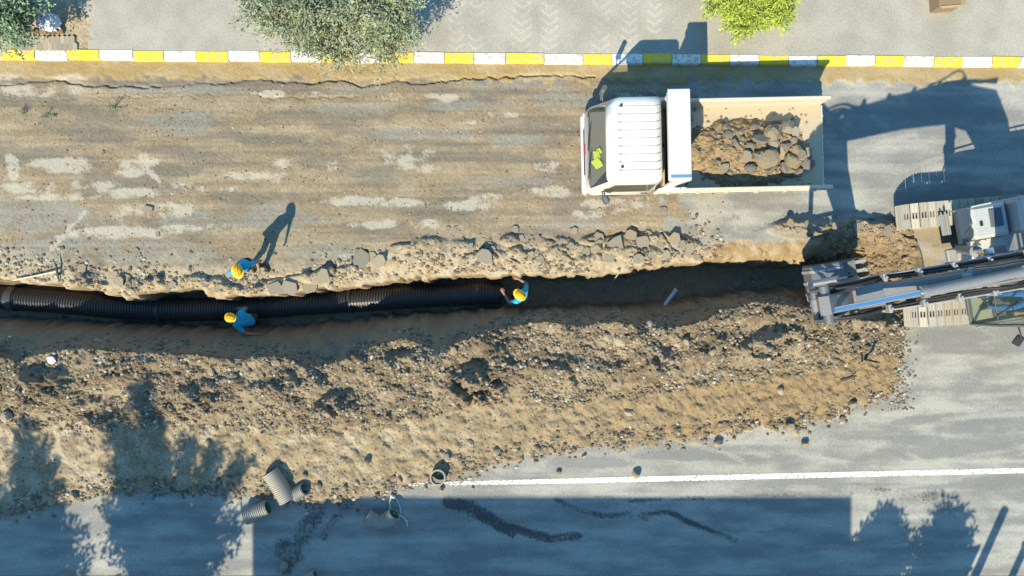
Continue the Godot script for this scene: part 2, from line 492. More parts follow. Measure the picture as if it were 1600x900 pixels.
	for k in 30:
		var cu := rng.randf_range(120, 560)
		stamp(bump, cu, pl(cu, RIM) - rng.randf_range(6, 26), rng.randf_range(5, 15), rng.randf_range(4, 8), rng.randf_range(0.3, 0.9))
	# soil thrown up round the pit at the excavator
	stamp(bump, 1412, 430, 24, 50, 1.6); stamp(bump, 1370, 360, 40, 12, 1.6); stamp(bump, 1250, 358, 40, 12, 1.4); stamp(bump, 1330, 355, 30, 14, 1.5)

	var n_big := noise(11, 0.011, 3)
	var n_mid := noise(12, 0.06, 3, FastNoiseLite.TYPE_PERLIN)
	var n_fine := noise(13, 0.27, 2, FastNoiseLite.TYPE_PERLIN)
	var n_streak := noise(14, 0.012, 4)
	var n_patch := noise(15, 0.02, 4)
	var n_edge := noise(16, 0.035, 4)
	var n_speck := noise(17, 0.5, 1, FastNoiseLite.TYPE_VALUE)
	var cell := noise(18, 0.085, 1, FastNoiseLite.TYPE_CELLULAR)
	cell.cellular_return_type = FastNoiseLite.RETURN_DISTANCE
	var cell2 := noise(19, 0.20, 1, FastNoiseLite.TYPE_CELLULAR)
	cell2.cellular_return_type = FastNoiseLite.RETURN_DISTANCE
	var cellv := noise(18, 0.085, 1, FastNoiseLite.TYPE_CELLULAR)
	cellv.cellular_return_type = FastNoiseLite.RETURN_CELL_VALUE
	var colr := PackedColorArray(); colr.resize(total)
	var cls := PackedByteArray(); cls.resize(total)
	var cr := PackedFloat32Array(); var cl := PackedFloat32Array(); var cld := PackedFloat32Array(); var cd := PackedFloat32Array()
	var cf := PackedFloat32Array(); var cc := PackedFloat32Array(); var ch := PackedFloat32Array(); var crv := PackedFloat32Array(); var cft := PackedFloat32Array(); var ckb := PackedFloat32Array()
	for i in NU:
		var u := U[i]
		cr.append(pl(u, RIM)); cl.append(pl(u, LIP)); cld.append(pl(u, LIPDROP)); cd.append(pl(u, DEPTH)); cf.append(pl(u, FLOORS)); cc.append(pl(u, CREST)); ch.append(pl(u, CRESTH)); crv.append(pl(u, ROUGHV)); cft.append(pl(u, FOOT)); ckb.append(88.0 + clampf(u, -500, 2100) * 0.0075)
	var SAND := Color(0.35, 0.272, 0.168); var SAND2 := Color(0.335, 0.235, 0.12); var CREAM := Color(0.49, 0.415, 0.295)
	var TAN := Color(0.255, 0.20, 0.13); var TAN2 := Color(0.315, 0.26, 0.18); var GREYB := Color(0.185, 0.16, 0.127); var PALE := Color(0.49, 0.455, 0.385)
	var ASPH := Color(0.235, 0.235, 0.225); var ASPHL := Color(0.40, 0.395, 0.36); var TAR := Color(0.045, 0.045, 0.047); var MUD := Color(0.35, 0.25, 0.105)
	var CLAY := Color(0.27, 0.21, 0.137); var CLAY2 := Color(0.335, 0.245, 0.15); var HEAP := Color(0.215, 0.165, 0.108); var HEAP2 := Color(0.335, 0.275, 0.195); var HEAPD := Color(0.15, 0.112, 0.073)
	var CONC := Color(0.33, 0.315, 0.275); var CONC2 := Color(0.41, 0.39, 0.34); var EARTH := Color(0.33, 0.25, 0.15)
	for j in NV:
		var v := V[j]
		var far_v := v < -70.0 or v > 970.0
		for i in NU:
			var u := U[i]
			var k := j * NU + i
			var h := 0.0
			var c: Color
			var ne := n_edge.get_noise_2d(u, v)
			var nf := n_fine.get_noise_2d(u, v)
			var nm := n_mid.get_noise_2d(u, v)
			var rim := cr[i] + ne * 9.0
			var foot := cft[i] + ne * 14.0 + nm * 5.0
			var inside := u < 1432.0
			if v < ckb[i]:
				# pavement north of the kerb
				cls[k] = 3
				h = 0.118
				var s := n_patch.get_noise_2d(u * 0.7, v * 0.7) + nf * 0.35
				c = CONC.lerp(CONC2, clampf(0.5 + s * 1.1, 0.0, 1.0))
				if u > 690.0 and u < 1040.0:
					# herringbone tread prints left in the dust by a loader
					for t: Array in [[714.0, 12.0], [745.0, 12.0], [815.0, 16.0], [858.0, 14.0], [938.0, 14.0], [982.0, 13.0], [1021.0, 11.0]]:
						var du: float = absf(u + (v - 40.0) * 0.03 - float(t[0]))
						if du < float(t[1]):
							var ph := fposmod(v + du * 0.75, 13.0)
							if ph < 5.0: c = c.lerp(Color(0.50, 0.475, 0.40), clampf(0.5 + s, 0.1, 0.7))
				if u < 150.0:
					var e := clampf((142.0 + ne * 26.0 - u) / 8.0, 0.0, 1.0)
					if u < 40.0: e *= 0.6
					c = c.lerp(EARTH.lerp(CREAM, clampf(0.4 + nm * 1.3, 0.0, 1.0)), e)
					h += e * nf * 0.025 - e * 0.02
			elif not far_v and inside and v > rim - cl[i] and v < cc[i]:
				# trench: lip, wall, floor, south wall and the back of the heap
				cls[k] = 1
				var D := cd[i]
				var lip := cl[i]
				var fs := cf[i] + ne * 8.0
				var crest := cc[i]
				var sh := 1.0 if u < 1395.0 else clampf((1432.0 - u) / 37.0, 0.0, 1.0)
				if v < rim:
					var t := (v - rim + lip) / lip
					h = -cld[i] * t * t * sh + nf * 0.02 + nm * 0.02
					c = CREAM.lerp(SAND2, clampf(0.25 + nm * 1.2 + (0.55 if u > 1100.0 else 0.0), 0.0, 1.0))
				elif v < rim + 5.0:
					var t := (v - rim) / 5.0
					h = lerpf(-cld[i] * sh, D, t) + nf * 0.05
					c = SAND.lerp(CLAY2, clampf(0.5 + nm * 2.0, 0.0, 1.0))
				elif v < fs:
					h = D + nm * 0.06 + nf * 0.03
					c = CLAY.lerp(CLAY2, clampf(0.3 + nm * 1.4 + ne, 0.0, 1.0))
				else:
					var t := clampf((v - fs) / maxf(crest - fs, 1.0), 0.0, 1.0)
					var top := ch[i]
					if t < 0.28: h = lerpf(D, D * 0.35, t / 0.28)
					elif t < 0.5: h = lerpf(D * 0.35, -0.15 * sh, (t - 0.28) / 0.22)
					else: h = lerpf(-0.15 * sh, top, (t - 0.5) / 0.5)
					h += nm * 0.09 + nf * 0.04
					c = CLAY.lerp(CLAY2, clampf(0.4 + nm * 2.0 + ne, 0.0, 1.0))
				if u > 1290.0:
					h += (0.5 - cell.get_noise_2d(u, v)) * 0.12 - 0.06
					c = c.lerp(SAND2.lerp(HEAP, clampf(0.4 + nm * 2.0, 0.0, 1.0)), 0.85)
			elif not far_v and u < 1416.0 and v >= cc[i] and v < foot:
				cls[k] = 2
				var crest := cc[i]
				var rv := minf(crv[i] + ne * 22.0, foot - 6.0)
				var top := ch[i]
				var cd1 := clampf(0.5 - cell.get_noise_2d(u + ne * 10.0, v), -0.6, 1.0)
				var cd2 := clampf(0.5 - cell2.get_noise_2d(u, v), -0.6, 1.0)
				if v < rv:
					var t := (v - crest) / maxf(rv - crest, 1.0)
					var base := lerpf(top, top * 0.85, t / 0.45) if t < 0.45 else lerpf(top * 0.85, 0.20 * minf(1.0, top * 3.0), (t - 0.45) / 0.55)
					var big := n_big.get_noise_2d(u * 0.9, v * 1.3)
					var damp := n_patch.get_noise_2d(u * 0.45 + 900.0, v * 0.6)
					var rough := clampf(0.80 + damp * 1.8, 0.38, 1.35)
					var fade := clampf((rv - v) / 34.0, 0.0, 1.0)
					rough *= 0.25 + 0.75 * fade
					h = base + fade * big * 0.20 * minf(1.0, top * 3.0) + nm * 0.10 * (0.4 + 0.6 * fade) + (cd1 * 0.10 + cd2 * 0.115) * rough + nf * 0.055 + hump[k] * clampf(0.7 + cd1 * 0.35 + nm * 0.5 + ne * 0.6, 0.3, 1.3)
					var tone := cellv.get_noise_2d(u + ne * 10.0, v) * 0.35 + nf * 0.9 - damp * 1.3
					c = HEAP.lerp(HEAP2, clampf(0.35 + tone, 0.0, 1.0)) if tone > -0.2 else HEAP.lerp(HEAPD, clampf(-tone * 1.2, 0.0, 1.0))
				else:
					var t := clampf((v - rv) / maxf(foot - rv, 1.0), 0.0, 1.0)
					h = lerpf(0.20 * minf(1.0, top * 3.0), 0.03, t) + nm * 0.045 * (1.0 - t * 0.5) + nf * 0.013 + maxf(0.0, cd2) * 0.035 + maxf(0.0, cd1 - 0.1) * 0.05 * clampf(0.5 + ne * 2.0, 0.0, 1.0)
					var s := n_patch.get_noise_2d(u, v * 1.3)
					c = SAND.lerp(CREAM, clampf(0.35 + s * 1.2 - (u - 500.0) * 0.0006, 0.0, 1.0)).lerp(SAND2, clampf((u - 750.0) * 0.002 + s * 0.6, 0.0, 0.9))
					c = c.lerp(HEAP, clampf(nf * 1.0 + 0.15 + ne * 0.8, 0.0, 0.7))
			else:
				cls[k] = 0
				var north := v < 470.0
				var st := n_streak.get_noise_2d(u * 0.35, v * 1.9)
				var pa := n_patch.get_noise_2d(u * 0.6, v * 1.5)
				var sp := n_speck.get_noise_2d(u, v)
				var line := n_streak.get_noise_2d(u * 0.10 + 70.0, v * 7.0)
				var wpale := clampf((pale[k] * 0.85 + pa * 0.95 + ne * 0.7 + st * 0.5 + nf * 0.5 - 0.5) * 2.0, 0.0, 1.0) if pale[k] > 0.0 else 0.0
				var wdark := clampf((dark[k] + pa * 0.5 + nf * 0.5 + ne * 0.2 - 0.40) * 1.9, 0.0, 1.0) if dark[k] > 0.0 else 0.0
				var dirt := 0.0
				if north: dirt = clampf((1095.0 + ne * 120.0 + st * 40.0 - u) / 60.0, 0.0, 1.0)
				else: dirt = clampf(0.5 - (v - foot) / 26.0 + pa * 0.8, 0.0, 1.0) if u < 1440.0 else 0.0
				# asphalt
				c = ASPH.lerp(ASPHL, clampf(0.42 + st * 1.0 + pa * 0.6 + sp * 0.18 + line * 0.2, 0.0, 1.0))
				if north and u > 1090.0 and u < 1130.0 + ne * 60.0: c = c.lerp(CREAM, 0.3)
				if north and u > 1380.0 and v > 345.0: c = c.lerp(SAND, clampf(0.45 + pa * 1.5 + nm, 0.0, 0.85))
				if dirt < 0.5 and pale[k] > 0.0: wpale = clampf((pale[k] + pa * 0.55 + nf * 0.35 + line * 0.3 - 0.38) * 1.8, 0.0, 1.0)
				# soil spread over it
				if dirt > 0.0:
					var dc := TAN.lerp(TAN2, clampf(0.5 + pa * 1.3 + nf * 0.3, 0.0, 1.0)).lerp(GREYB, clampf(st * 2.4 + 0.26 + sp * 0.25 + nm * 0.7, 0.0, 0.9))
					var wb := clampf((bare[k] + pa * 0.6 + nf * 0.25 - 0.4) * 2.0, 0.0, 0.8) if bare[k] > 0.0 else 0.0
					dc = dc.lerp(Color(0.245, 0.235, 0.205), wb)
					if north and v > rim - 75.0: dc = dc.lerp(CREAM, clampf((v - rim + 60.0) / 60.0 + nm * 0.6, 0.0, 0.65))
					if not north: dc = SAND.lerp(HEAP, clampf(0.3 + nf + pa, 0.0, 1.0))
					dc = dc * (1.0 + sp * 0.16 + nf * 0.22 + line * 0.30)
					c = c.lerp(dc, dirt)
					h += dirt * (nm * 0.009 + nf * 0.005 + (maxf(0.0, sp) * 0.007))
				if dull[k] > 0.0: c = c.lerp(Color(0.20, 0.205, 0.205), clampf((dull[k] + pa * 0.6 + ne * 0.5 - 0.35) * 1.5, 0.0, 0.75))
				c = c.lerp(PALE if dirt > 0.5 else Color(0.40, 0.39, 0.36), wpale * 0.68)
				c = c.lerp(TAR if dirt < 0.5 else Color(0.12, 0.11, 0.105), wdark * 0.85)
				h += wdark * 0.006
				# mud washed along the gutter
				var g := v - ckb[i]
				if g < 46.0 and v < 200.0:
					var wet := clampf((34.0 + ne * 12.0 - g) / 6.0, 0.0, 1.0)
					c = c.lerp(MUD.lerp(Color(0.42, 0.33, 0.19), clampf(0.35 + pa + nf * 0.6, 0.0, 1.0)), wet * 0.92)
					h += wet * 0.03 + wet * nm * 0.012
				if groove[k] > 0.0: h -= 0.09 * clampf(groove[k] + nf * 0.25, 0.0, 1.0)
				if bump[k] > 0.0:
					h += bump[k] * (0.05 + maxf(0.0, 0.5 - cell.get_noise_2d(u, v)) * 0.08 + maxf(0.0, 0.5 - cell2.get_noise_2d(u, v)) * 0.05 + nf * 0.04)
					c = c.lerp(HEAP.lerp(HEAP2, clampf(0.5 + nf + nm, 0.0, 1.0)), clampf(bump[k] * 0.8, 0.0, 0.8))
				if v > 899.0:
					# verge and pavement on the south side
					cls[k] = 3
					h = 0.0 if v < 906.0 else 0.12
					c = Color(0.40, 0.33, 0.22) if u > 1500.0 + ne * 40.0 else Color(0.30, 0.27, 0.24)
					c = c * (1.0 + nf * 0.3)
			HT[k] = h
			colr[k] = Color(c.r, c.g, c.b)
	var names := ["road", "trench", "spoil_heap", "pavement"]
	var mats := [M.road, M.soil, M.soil, M.road]
	for q in 4:
		var idx := PackedInt32Array()
		var vs := PackedVector3Array(); var ns := PackedVector3Array(); var cs := PackedColorArray()
		var maps := PackedInt32Array(); maps.resize(total); maps.fill(-1)
		for j in NV - 1:
			for i in NU - 1:
				var k := j * NU + i
				if cls[k] != q: continue
				var four := [k, k + 1, k + NU + 1, k + NU]
				for kk: int in four:
					if maps[kk] < 0:
						maps[kk] = vs.size()
						var ii := kk % NU; var jj := kk / NU
						vs.append(Vector3(gx(U[ii]), HT[kk], gz(V[jj])))
						var ia := maxi(ii - 1, 0); var ib := mini(ii + 1, NU - 1); var ja := maxi(jj - 1, 0); var jb := mini(jj + 1, NV - 1)
						var dx := (HT[jj * NU + ib] - HT[jj * NU + ia]) / ((U[ib] - U[ia]) / PPM)
						var dz := (HT[jb * NU + ii] - HT[ja * NU + ii]) / ((V[jb] - V[ja]) / PPM)
						ns.append(Vector3(-dx, 1.0, -dz).normalized())
						cs.append(colr[kk])
				var a := maps[k]; var b := maps[k + 1]; var d := maps[k + NU + 1]; var e := maps[k + NU]
				idx.append(a); idx.append(b); idx.append(d)
				idx.append(a); idx.append(d); idx.append(e)
		var arr := []
		arr.resize(Mesh.ARRAY_MAX)
		arr[Mesh.ARRAY_VERTEX] = vs; arr[Mesh.ARRAY_NORMAL] = ns; arr[Mesh.ARRAY_COLOR] = cs; arr[Mesh.ARRAY_INDEX] = idx
		var m := ArrayMesh.new()
		m.add_surface_from_arrays(Mesh.PRIMITIVE_TRIANGLES, arr)
		var o := put(names[q], m, mats[q])
		if q == 2: tag(o, "long bank of excavated soil and rubble heaped south of the trench", "soil heap", "", "stuff")
		else: structure(o, ["dusty asphalt road covered in dirt beside the trench", "open trench dug along the road with dark soil floor", "", "grey concrete pavement behind the painted kerb"][q])

func build_kerb() -> void:
	var edges := [-82, -36, 8, 60, 110, 160, 212, 260, 310, 360, 408, 457, 505, 556, 602, 648, 695, 741, 790, 850, 910, 955, 1003, 1048, 1093, 1138, 1184, 1229, 1273, 1318, 1363, 1408, 1455, 1499, 1545, 1587, 1633, 1678]
	var t := thing("painted_kerb", Vector3(0, 0, gz(92)), 0.0, "concrete kerb painted in yellow and white blocks beside the pavement", "kerb")
	var nn := noise(31, 0.09, 3)
	for i in edges.size() - 1:
		var a: float = edges[i]; var b: float = edges[i + 1]
		var yellow := i % 2 == 0
		# a block is a swept profile, chipped a little along its front edge; cut into slices so the paint can wear
		var mb := MB.new()
		var um := (a + b) * 0.5
		var vm := 80.0 + um * 0.0075
		var L := (b - a) / PPM - 0.018
		var prof := [Vector2(-0.015, -0.05), Vector2(-0.01, 0.125), Vector2(0.005, 0.14), Vector2(0.19, 0.143), Vector2(0.215, 0.13), Vector2(0.232, 0.09), Vector2(0.245, -0.05)]
		var slices := 12
		for s in slices:
			var x0 := -L / 2 + L * s / slices; var x1 := -L / 2 + L * (s + 1) / slices
			for p in prof.size() - 1:
				var sub := 3 if p == 2 else 1
				for w in sub:
					var p0: Vector2 = (prof[p] as Vector2).lerp(prof[p + 1], float(w) / sub)
					var p1: Vector2 = (prof[p] as Vector2).lerp(prof[p + 1], float(w + 1) / sub)
					var wear := nn.get_noise_2d(um + (x0 + x1) * 31.0, p0.x * 260.0 + i * 7.0)
					var base := Color(0.74, 0.54, 0.04) if yellow else Color(0.72, 0.71, 0.68)
					mb.col = base.lerp(Color(0.45, 0.40, 0.30), clampf(wear * 3.0 - 0.36, 0.0, 0.8))
					mb.quad(Vector3(x0, p0.y, p0.x), Vector3(x0, p1.y, p1.x), Vector3(x1, p1.y, p1.x), Vector3(x1, p0.y, p0.x))
			if s == 0 or s == slices - 1:
				var x := x0 if s == 0 else x1
				for p in prof.size() - 2:
					var A := Vector3(x, prof[0].y, prof[0].x); var B := Vector3(x, prof[p + 1].y, prof[p + 1].x); var C := Vector3(x, prof[p + 2].y, prof[p + 2].x)
					if s == 0: mb.tri(A, C, B)
					else: mb.tri(A, B, C)
		var o := obj("kerb_block", mb, M.kerb, t)
		o.position = Vector3(gx(um), rng.randf_range(-0.010, 0.010), gz(vm) - gz(92) + rng.randf_range(-0.012, 0.012))
		o.rotation.y = -0.0075 + rng.randf_range(-0.006, 0.006)

func build_pavement_bits() -> void:
	# interlocking pavers beside the planting strip
	var pave: Node3D = get_node("pavement")
	for r in 2:
		for k in 12:
			var mb := MB.new()
			var w := 0.118
			var poly := PackedVector2Array([Vector2(-w / 2, -0.09), Vector2(0, -0.13), Vector2(w / 2, -0.09), Vector2(w / 2, 0.05), Vector2(0, 0.09), Vector2(-w / 2, 0.05)])
			mb.col = Color(0.40, 0.36, 0.29) * rng.randf_range(0.85, 1.25)
			mb.prism(poly, -0.05, 0.03 + rng.randf_range(0, 0.008))
			var o := obj("paver", mb, M.stone, pave)
			o.rotation.x = -PI / 2
			o.position = Vector3(gx(34.0 + k * 7.7 + r * 3.85), 0.118, gz(64.0 + r * 11.0))
	for k in 4:
		var mb := MB.new()
		mb.col = Color(0.33, 0.20, 0.13) * rng.randf_range(0.8, 1.2)
		mb.box(Vector3.ZERO, Vector3(0.19, 0.10, 0.09), 0.012)
		var o := obj("edging_brick", mb, M.stone, pave)
		o.position = Vector3(gx(62.0 + k * 12.6), 0.15, gz(53.0 + rng.randf_range(-0.8, 0.8)))
		o.rotation.y = rng.randf_range(-0.08, 0.08)

func build_road_line() -> void:
	var mb := MB.new()
	var nn := noise(41, 0.16, 3)
	var rows := 7
	var u := 636.0
	while u < 1720.0:
		for r in rows:
			var f0 := float(r) / rows; var f1 := float(r + 1) / rows
			var vc := 757.0 - (u - 640.0) * 0.0229
			var half := lerpf(2.8, 4.3, clampf((u - 640.0) / 300.0, 0.0, 1.0))
			var v0 := vc - half + 2.0 * half * f0; var v1 := vc - half + 2.0 * half * f1
			var wear := nn.get_noise_2d(u, v0 * 2.0) + clampf((820.0 - u) / 400.0, 0.0, 0.4)
			if wear < 0.46 - (0.12 if r == 0 or r == rows - 1 else 0.0):
				var p := [Vector2(u, v0), Vector2(u, v1), Vector2(u + 2.4, v1 - 0.055), Vector2(u + 2.4, v0 - 0.055)]
				var q := []
				for e: Vector2 in p:
					q.append(Vector3(gx(e.x), hgt(gx(e.x), gz(e.y)) + 0.005, gz(e.y)))
				mb.quad(q[0], q[1], q[2], q[3])
		u += 2.4
	structure(obj("road_marking", mb, M.paint), "worn white lane line painted along the asphalt")

# ------------------------------------------------------------------ pipes
func smooth_path(pts: Array, step: float) -> Array:
	var cv := Curve3D.new()
	cv.bake_interval = 0.02
	for i in pts.size():
		var a: Vector3 = pts[maxi(i - 1, 0)]; var b: Vector3 = pts[mini(i + 1, pts.size() - 1)]
		var t := (b - a) / 6.0
		cv.add_point(pts[i], -t, t)
	var out := []
	var L := cv.get_baked_length()
	var n := maxi(int(L / step), 2)
	for i in n + 1: out.append(cv.sample_baked(L * i / n, true))
	return out

# ribbed pipe swept along a fine path; radius pattern repeats every four samples
func ribbed(mb: MB, path: Array, R: float, depth: float, seg: int, arc0 := 0.0, arc1 := TAU) -> void:
	var rings := []
	var up := Vector3(0.1, 1, 0.05).normalized()
	var m := path.size()
	for i in m:
		var d: Vector3 = ((path[mini(i + 1, m - 1)] as Vector3) - (path[maxi(i - 1, 0)] as Vector3)).normalized()
		var s := d.cross(up).normalized()
		if s.length() < 0.5: s = d.cross(Vector3.RIGHT).normalized()
		var t := s.cross(d)
		var r := R if i % 4 < 2 else R - depth
		var ring := PackedVector3Array()
		for k in seg + 1:
			var p := arc0 + (arc1 - arc0) * k / seg
			ring.append((path[i] as Vector3) + (s * cos(p) + t * sin(p)) * r)
		rings.append(ring)
	for i in m - 1:
		for k in seg:
			mb.quad(rings[i][k], rings[i + 1][k], rings[i + 1][k + 1], rings[i][k + 1])

func build_pipe() -> void:
	var h := -1.16
	var pts := []
	for p in [[-160, 458], [-90, 461], [0, 465], [100, 472], [200, 481], [300, 484], [400, 480], [500, 473], [600, 467], [700, 461], [784, 458]]:
		pts.append(site(p[0], p[1], h))
	var path := smooth_path(pts, 0.0185)
	var cuts := [site(-200, 0, h).x, site(17, 0, h).x, site(250, 0, h).x, site(545, 0, h).x, site(800, 0, h).x]
	var lab := ["black corrugated drain pipe before the first smooth coupling", "black corrugated drain pipe in full sun next to the smooth coupling", "black corrugated drain pipe behind the worker standing in the trench", "black corrugated drain pipe with its open end in the trench"]
	for q in 4:
		var part := []
		for p: Vector3 in path:
			if p.x >= cuts[q] and p.x < cuts[q + 1]: part.append(p)
		if part.size() < 8: continue
		var t := thing("drain_pipe", part[0], 0.0, lab[q], "pipe", "drain pipes laid in the trench")
		var loc := []
		for p: Vector3 in part: loc.append(p - part[0])
		var mb := MB.new()
		ribbed(mb, loc, 0.315, 0.028, 26)
		obj("wall", mb, M.pipe, t)
		var ib := MB.new()
		ib.tube(loc.slice(0, loc.size(), 12) + [loc[loc.size() - 1]], 0.27, 18, false)
		obj("lining", ib, M.pipe, t)
		if q > 0:
			var cb := MB.new()
			var k1 := mini(12 if q == 1 else 5, loc.size() - 1)
			cb.tube(loc.slice(0, k1), 0.335, 26, false)
			obj("coupling", cb, mat(Color(0.05, 0.05, 0.055), 0.3) if q == 1 else M.pipe, t)

# ------------------------------------------------------------------ lorry
func ring_at(y: float, x0: float, x1: float, hz: float, rad: float) -> PackedVector3Array:
	# rounded rectangle in plan, 32 points, counter-clockwise seen from above starting at the front centre
	var out := PackedVector3Array()
	var cx := [x0 + rad, x1 - rad * 0.6, x1 - rad * 0.6, x0 + rad]
	var cz := [hz - rad, hz - rad * 0.6, -hz + rad * 0.6, -hz + rad]
	var ang := [PI, PI / 2, 0.0, -PI / 2]
	var rr := [rad, rad * 0.6, rad * 0.6, rad]
	for q in 4:
		for s in 6:
			var a: float = ang[q] - (PI / 2) * s / 5.0
			out.append(Vector3(cx[q] + cos(a) * rr[q], y, cz[q] + sin(a) * rr[q]))
		# two points along each straight
		var a2: float = ang[q] - PI / 2
		var e := Vector3(cx[q] + cos(a2) * rr[q], y, cz[q] + sin(a2) * rr[q])
		var qn := (q + 1) % 4
		var b := Vector3(cx[qn] + cos(a2) * rr[qn], y, cz[qn] + sin(a2) * rr[qn])
		out.append(e.lerp(b, 0.33)); out.append(e.lerp(b, 0.66))
	return out

func wheel(parent: Node3D, at: Vector3, r: float, w: float) -> void:
	var holder := MB.new()
	var n := 28
	for k in n:
		var a := TAU * k / n; var b := TAU * (k + 1) / n
		var prof := [Vector2(r * 0.55, -w / 2), Vector2(r * 0.92, -w / 2), Vector2(r, -w * 0.36), Vector2(r, w * 0.36), Vector2(r * 0.92, w / 2), Vector2(r * 0.55, w / 2)]
		for p in prof.size() - 1:
			var p0: Vector2 = prof[p]; var p1: Vector2 = prof[p + 1]
			holder.quad(Vector3(cos(a) * p0.x, sin(a) * p0.x, p0.y), Vector3(cos(b) * p0.x, sin(b) * p0.x, p0.y), Vector3(cos(b) * p1.x, sin(b) * p1.x, p1.y), Vector3(cos(a) * p1.x, sin(a) * p1.x, p1.y))
	var o := obj("wheel", holder, M.rubber, parent)
	o.position = at
	var rim := MB.new()
	rim.bar(Vector3(0, 0, -w * 0.40), Vector3(0, 0, w * 0.40), r * 0.56, r * 0.56, 20)
	rim.bar(Vector3(0, 0, -w * 0.5), Vector3(0, 0, w * 0.5), r * 0.2, r * 0.2, 12)
	obj("rim", rim, M.worn, o)

func build_truck() -> void:
	var t := thing("tipper_truck", Vector3(4.4, 0, -3.31), deg_to_rad(1.2), "white flatbed truck loaded with soil and broken rock beside the kerb", "truck")
	# cab shell lofted through plan sections, window openings left out
	var secs := [[0.48, -2.62, -1.10, 0.99, 0.20], [0.80, -2.67, -1.09, 1.02, 0.22], [1.14, -2.66, -1.08, 1.03, 0.24], [1.22, -2.62, -1.08, 1.02, 0.24], [1.90, -2.30, -1.08, 0.965, 0.20], [2.05, -2.24, -1.09, 0.95, 0.18], [2.20, -2.17, -1.11, 0.925, 0.17], [2.265, -2.08, -1.17, 0.86, 0.15], [2.285, -1.98, -1.26, 0.76, 0.12]]
	var rings := []
	for s in secs: rings.append(ring_at(s[0], s[1], s[2], s[3], s[4]))
	var shell := MB.new(); var wind := MB.new(); var sidew := [MB.new(), MB.new()]; var rearw := MB.new()
	var mid := Vector3(-1.8, 1.3, 0)
	for i in rings.size() - 1:
		for k in 32:
			var k1 := (k + 1) % 32
			var a: Vector3 = rings[i][k]; var b: Vector3 = rings[i][k1]; var c: Vector3 = rings[i + 1][k1]; var d: Vector3 = rings[i + 1][k]
			var win := i == 3
			# front straight is k 29..31 plus wrap to 0; corners 0..5 and 24..29; sides 5..8 and 21..24; rear 13..16
			var target := shell
			if win and (k >= 27 or k <= 1): target = wind
			elif win and k >= 5 and k <= 7: target = sidew[0]
			elif win and k >= 21 and k <= 23: target = sidew[1]
			elif win and k >= 13 and k <= 15: target = rearw
			var qa := [a, b, c, d]
			if target == wind or target == sidew[0] or target == sidew[1] or target == rearw:
				target.quad(qa[0], qa[1], qa[2], qa[3])
			else:
				var nn := []
				for e: Vector3 in qa:
					var cen := Vector3(clampf(e.x, -2.2, -1.4), minf(e.y, 1.95) if e.y > 1.95 else e.y, clampf(e.z, -0.7, 0.7))
					nn.append((e - cen).normalized())
				shell.quadn(qa[0], qa[1], qa[2], qa[3], nn[0], nn[1], nn[2], nn[3])
	# roof plate
	var top: PackedVector3Array = rings[rings.size() - 1]
	for k in 32:
		shell.tri(Vector3(-1.62, 2.292, 0), top[k], top[(k + 1) % 32])
	var cab := obj("cab", shell, M.white, t)
	obj("windscreen", wind, M.glass, t)
	for s: MB in sidew: obj("side_window", s, M.glass, t)
	obj("rear_window", rearw, M.glass, t)
	for k in 9:
		var rb := MB.new()
		rb.box(Vector3(-1.62, 2.2905, -0.70 + k * 0.175), Vector3(0.92, 0.012, 0.022), 0.005)
		obj("roof_rib", rb, mat(Color(0.36, 0.37, 0.37), 0.5), cab)
	for z: float in [-0.72, 0.62]:
		var lp := MB.new()
		lp.box(Vector3(-2.00, 2.292, z), Vector3(0.06, 0.04, 0.07), 0.015)
		lp.bar(Vector3(-2.0, 2.28, z), Vector3(-2.0, 2.33, z), 0.022, 0.014, 8)
		obj("marker_lamp", lp, M.darkmetal, t)
	# cab interior
	var dash := MB.new()
	dash.box(Vector3(-2.36, 1.15, 0), Vector3(0.42, 0.14, 1.82), 0.05)
	obj("dashboard", dash, mat(Color(0.17, 0.165, 0.155), 0.8), t)
	for z: float in [-0.5, 0.0, 0.55]:
		var st := MB.new()
		st.box(Vector3(-1.66, 0.98, z), Vector3(0.5, 0.16, 0.48), 0.06)
		st.box(Vector3(-1.36, 1.34, z), Vector3(0.14, 0.66, 0.46), 0.06, Basis(Vector3(0, 0, 1), -0.18))
		obj("seat", st, M.seat, t)
	var sw := MB.new()
	var ringp := []
	for k in 21: ringp.append(Vector3(-2.02, 1.28, 0.55) + Basis(Vector3(0, 0, 1), -0.6) * Vector3(cos(TAU * k / 20.0) * 0.2, 0, sin(TAU * k / 20.0) * 0.2))
	sw.tube(ringp, 0.016, 6, false)
	sw.bar(Vector3(-2.02, 1.28, 0.55), Vector3(-2.2, 1.15, 0.55), 0.03, 0.04, 8)
	obj("steering_wheel", sw, M.black, t)
	var fl := MB.new()
	fl.box(Vector3(-1.82, 0.56, 0), Vector3(1.34, 0.06, 1.86))
	obj("cab_floor", fl, M.darkmetal, t)
	# front: bumper, grille, lamps, badge, wipers
	var bp := MB.new()
	bp.box(Vector3(-2.63, 0.50, 0), Vector3(0.16, 0.30, 1.96), 0.07)
	obj("bumper", bp, M.white, t)
	var gr := MB.new()
	for k in 3: gr.box(Vector3(-2.665, 0.78 + k * 0.07, 0), Vector3(0.03, 0.03, 1.1), 0.008)
	obj("grille", gr, M.darkmetal, t)
	var bd := MB.new()
	bd.box(Vector3(-2.67, 1.02, -0.02), Vector3(0.03, 0.09, 0.26), 0.012)
	bd.box(Vector3(-2.655, 1.075, -0.02), Vector3(0.06, 0.012, 0.24), 0.004)
	obj("badge", bd, M.red, t)
	for z: float in [-0.76, 0.76]:
		var hl := MB.new()
		hl.box(Vector3(-2.655, 0.82, z), Vector3(0.06, 0.17, 0.34), 0.03)
		obj("headlight", hl, mat(Color(0.6, 0.62, 0.64), 0.1), t)
	var trim := MB.new()
	trim.box(Vector3(-2.615, 1.212, 0), Vector3(0.07, 0.03, 1.5), 0.01)
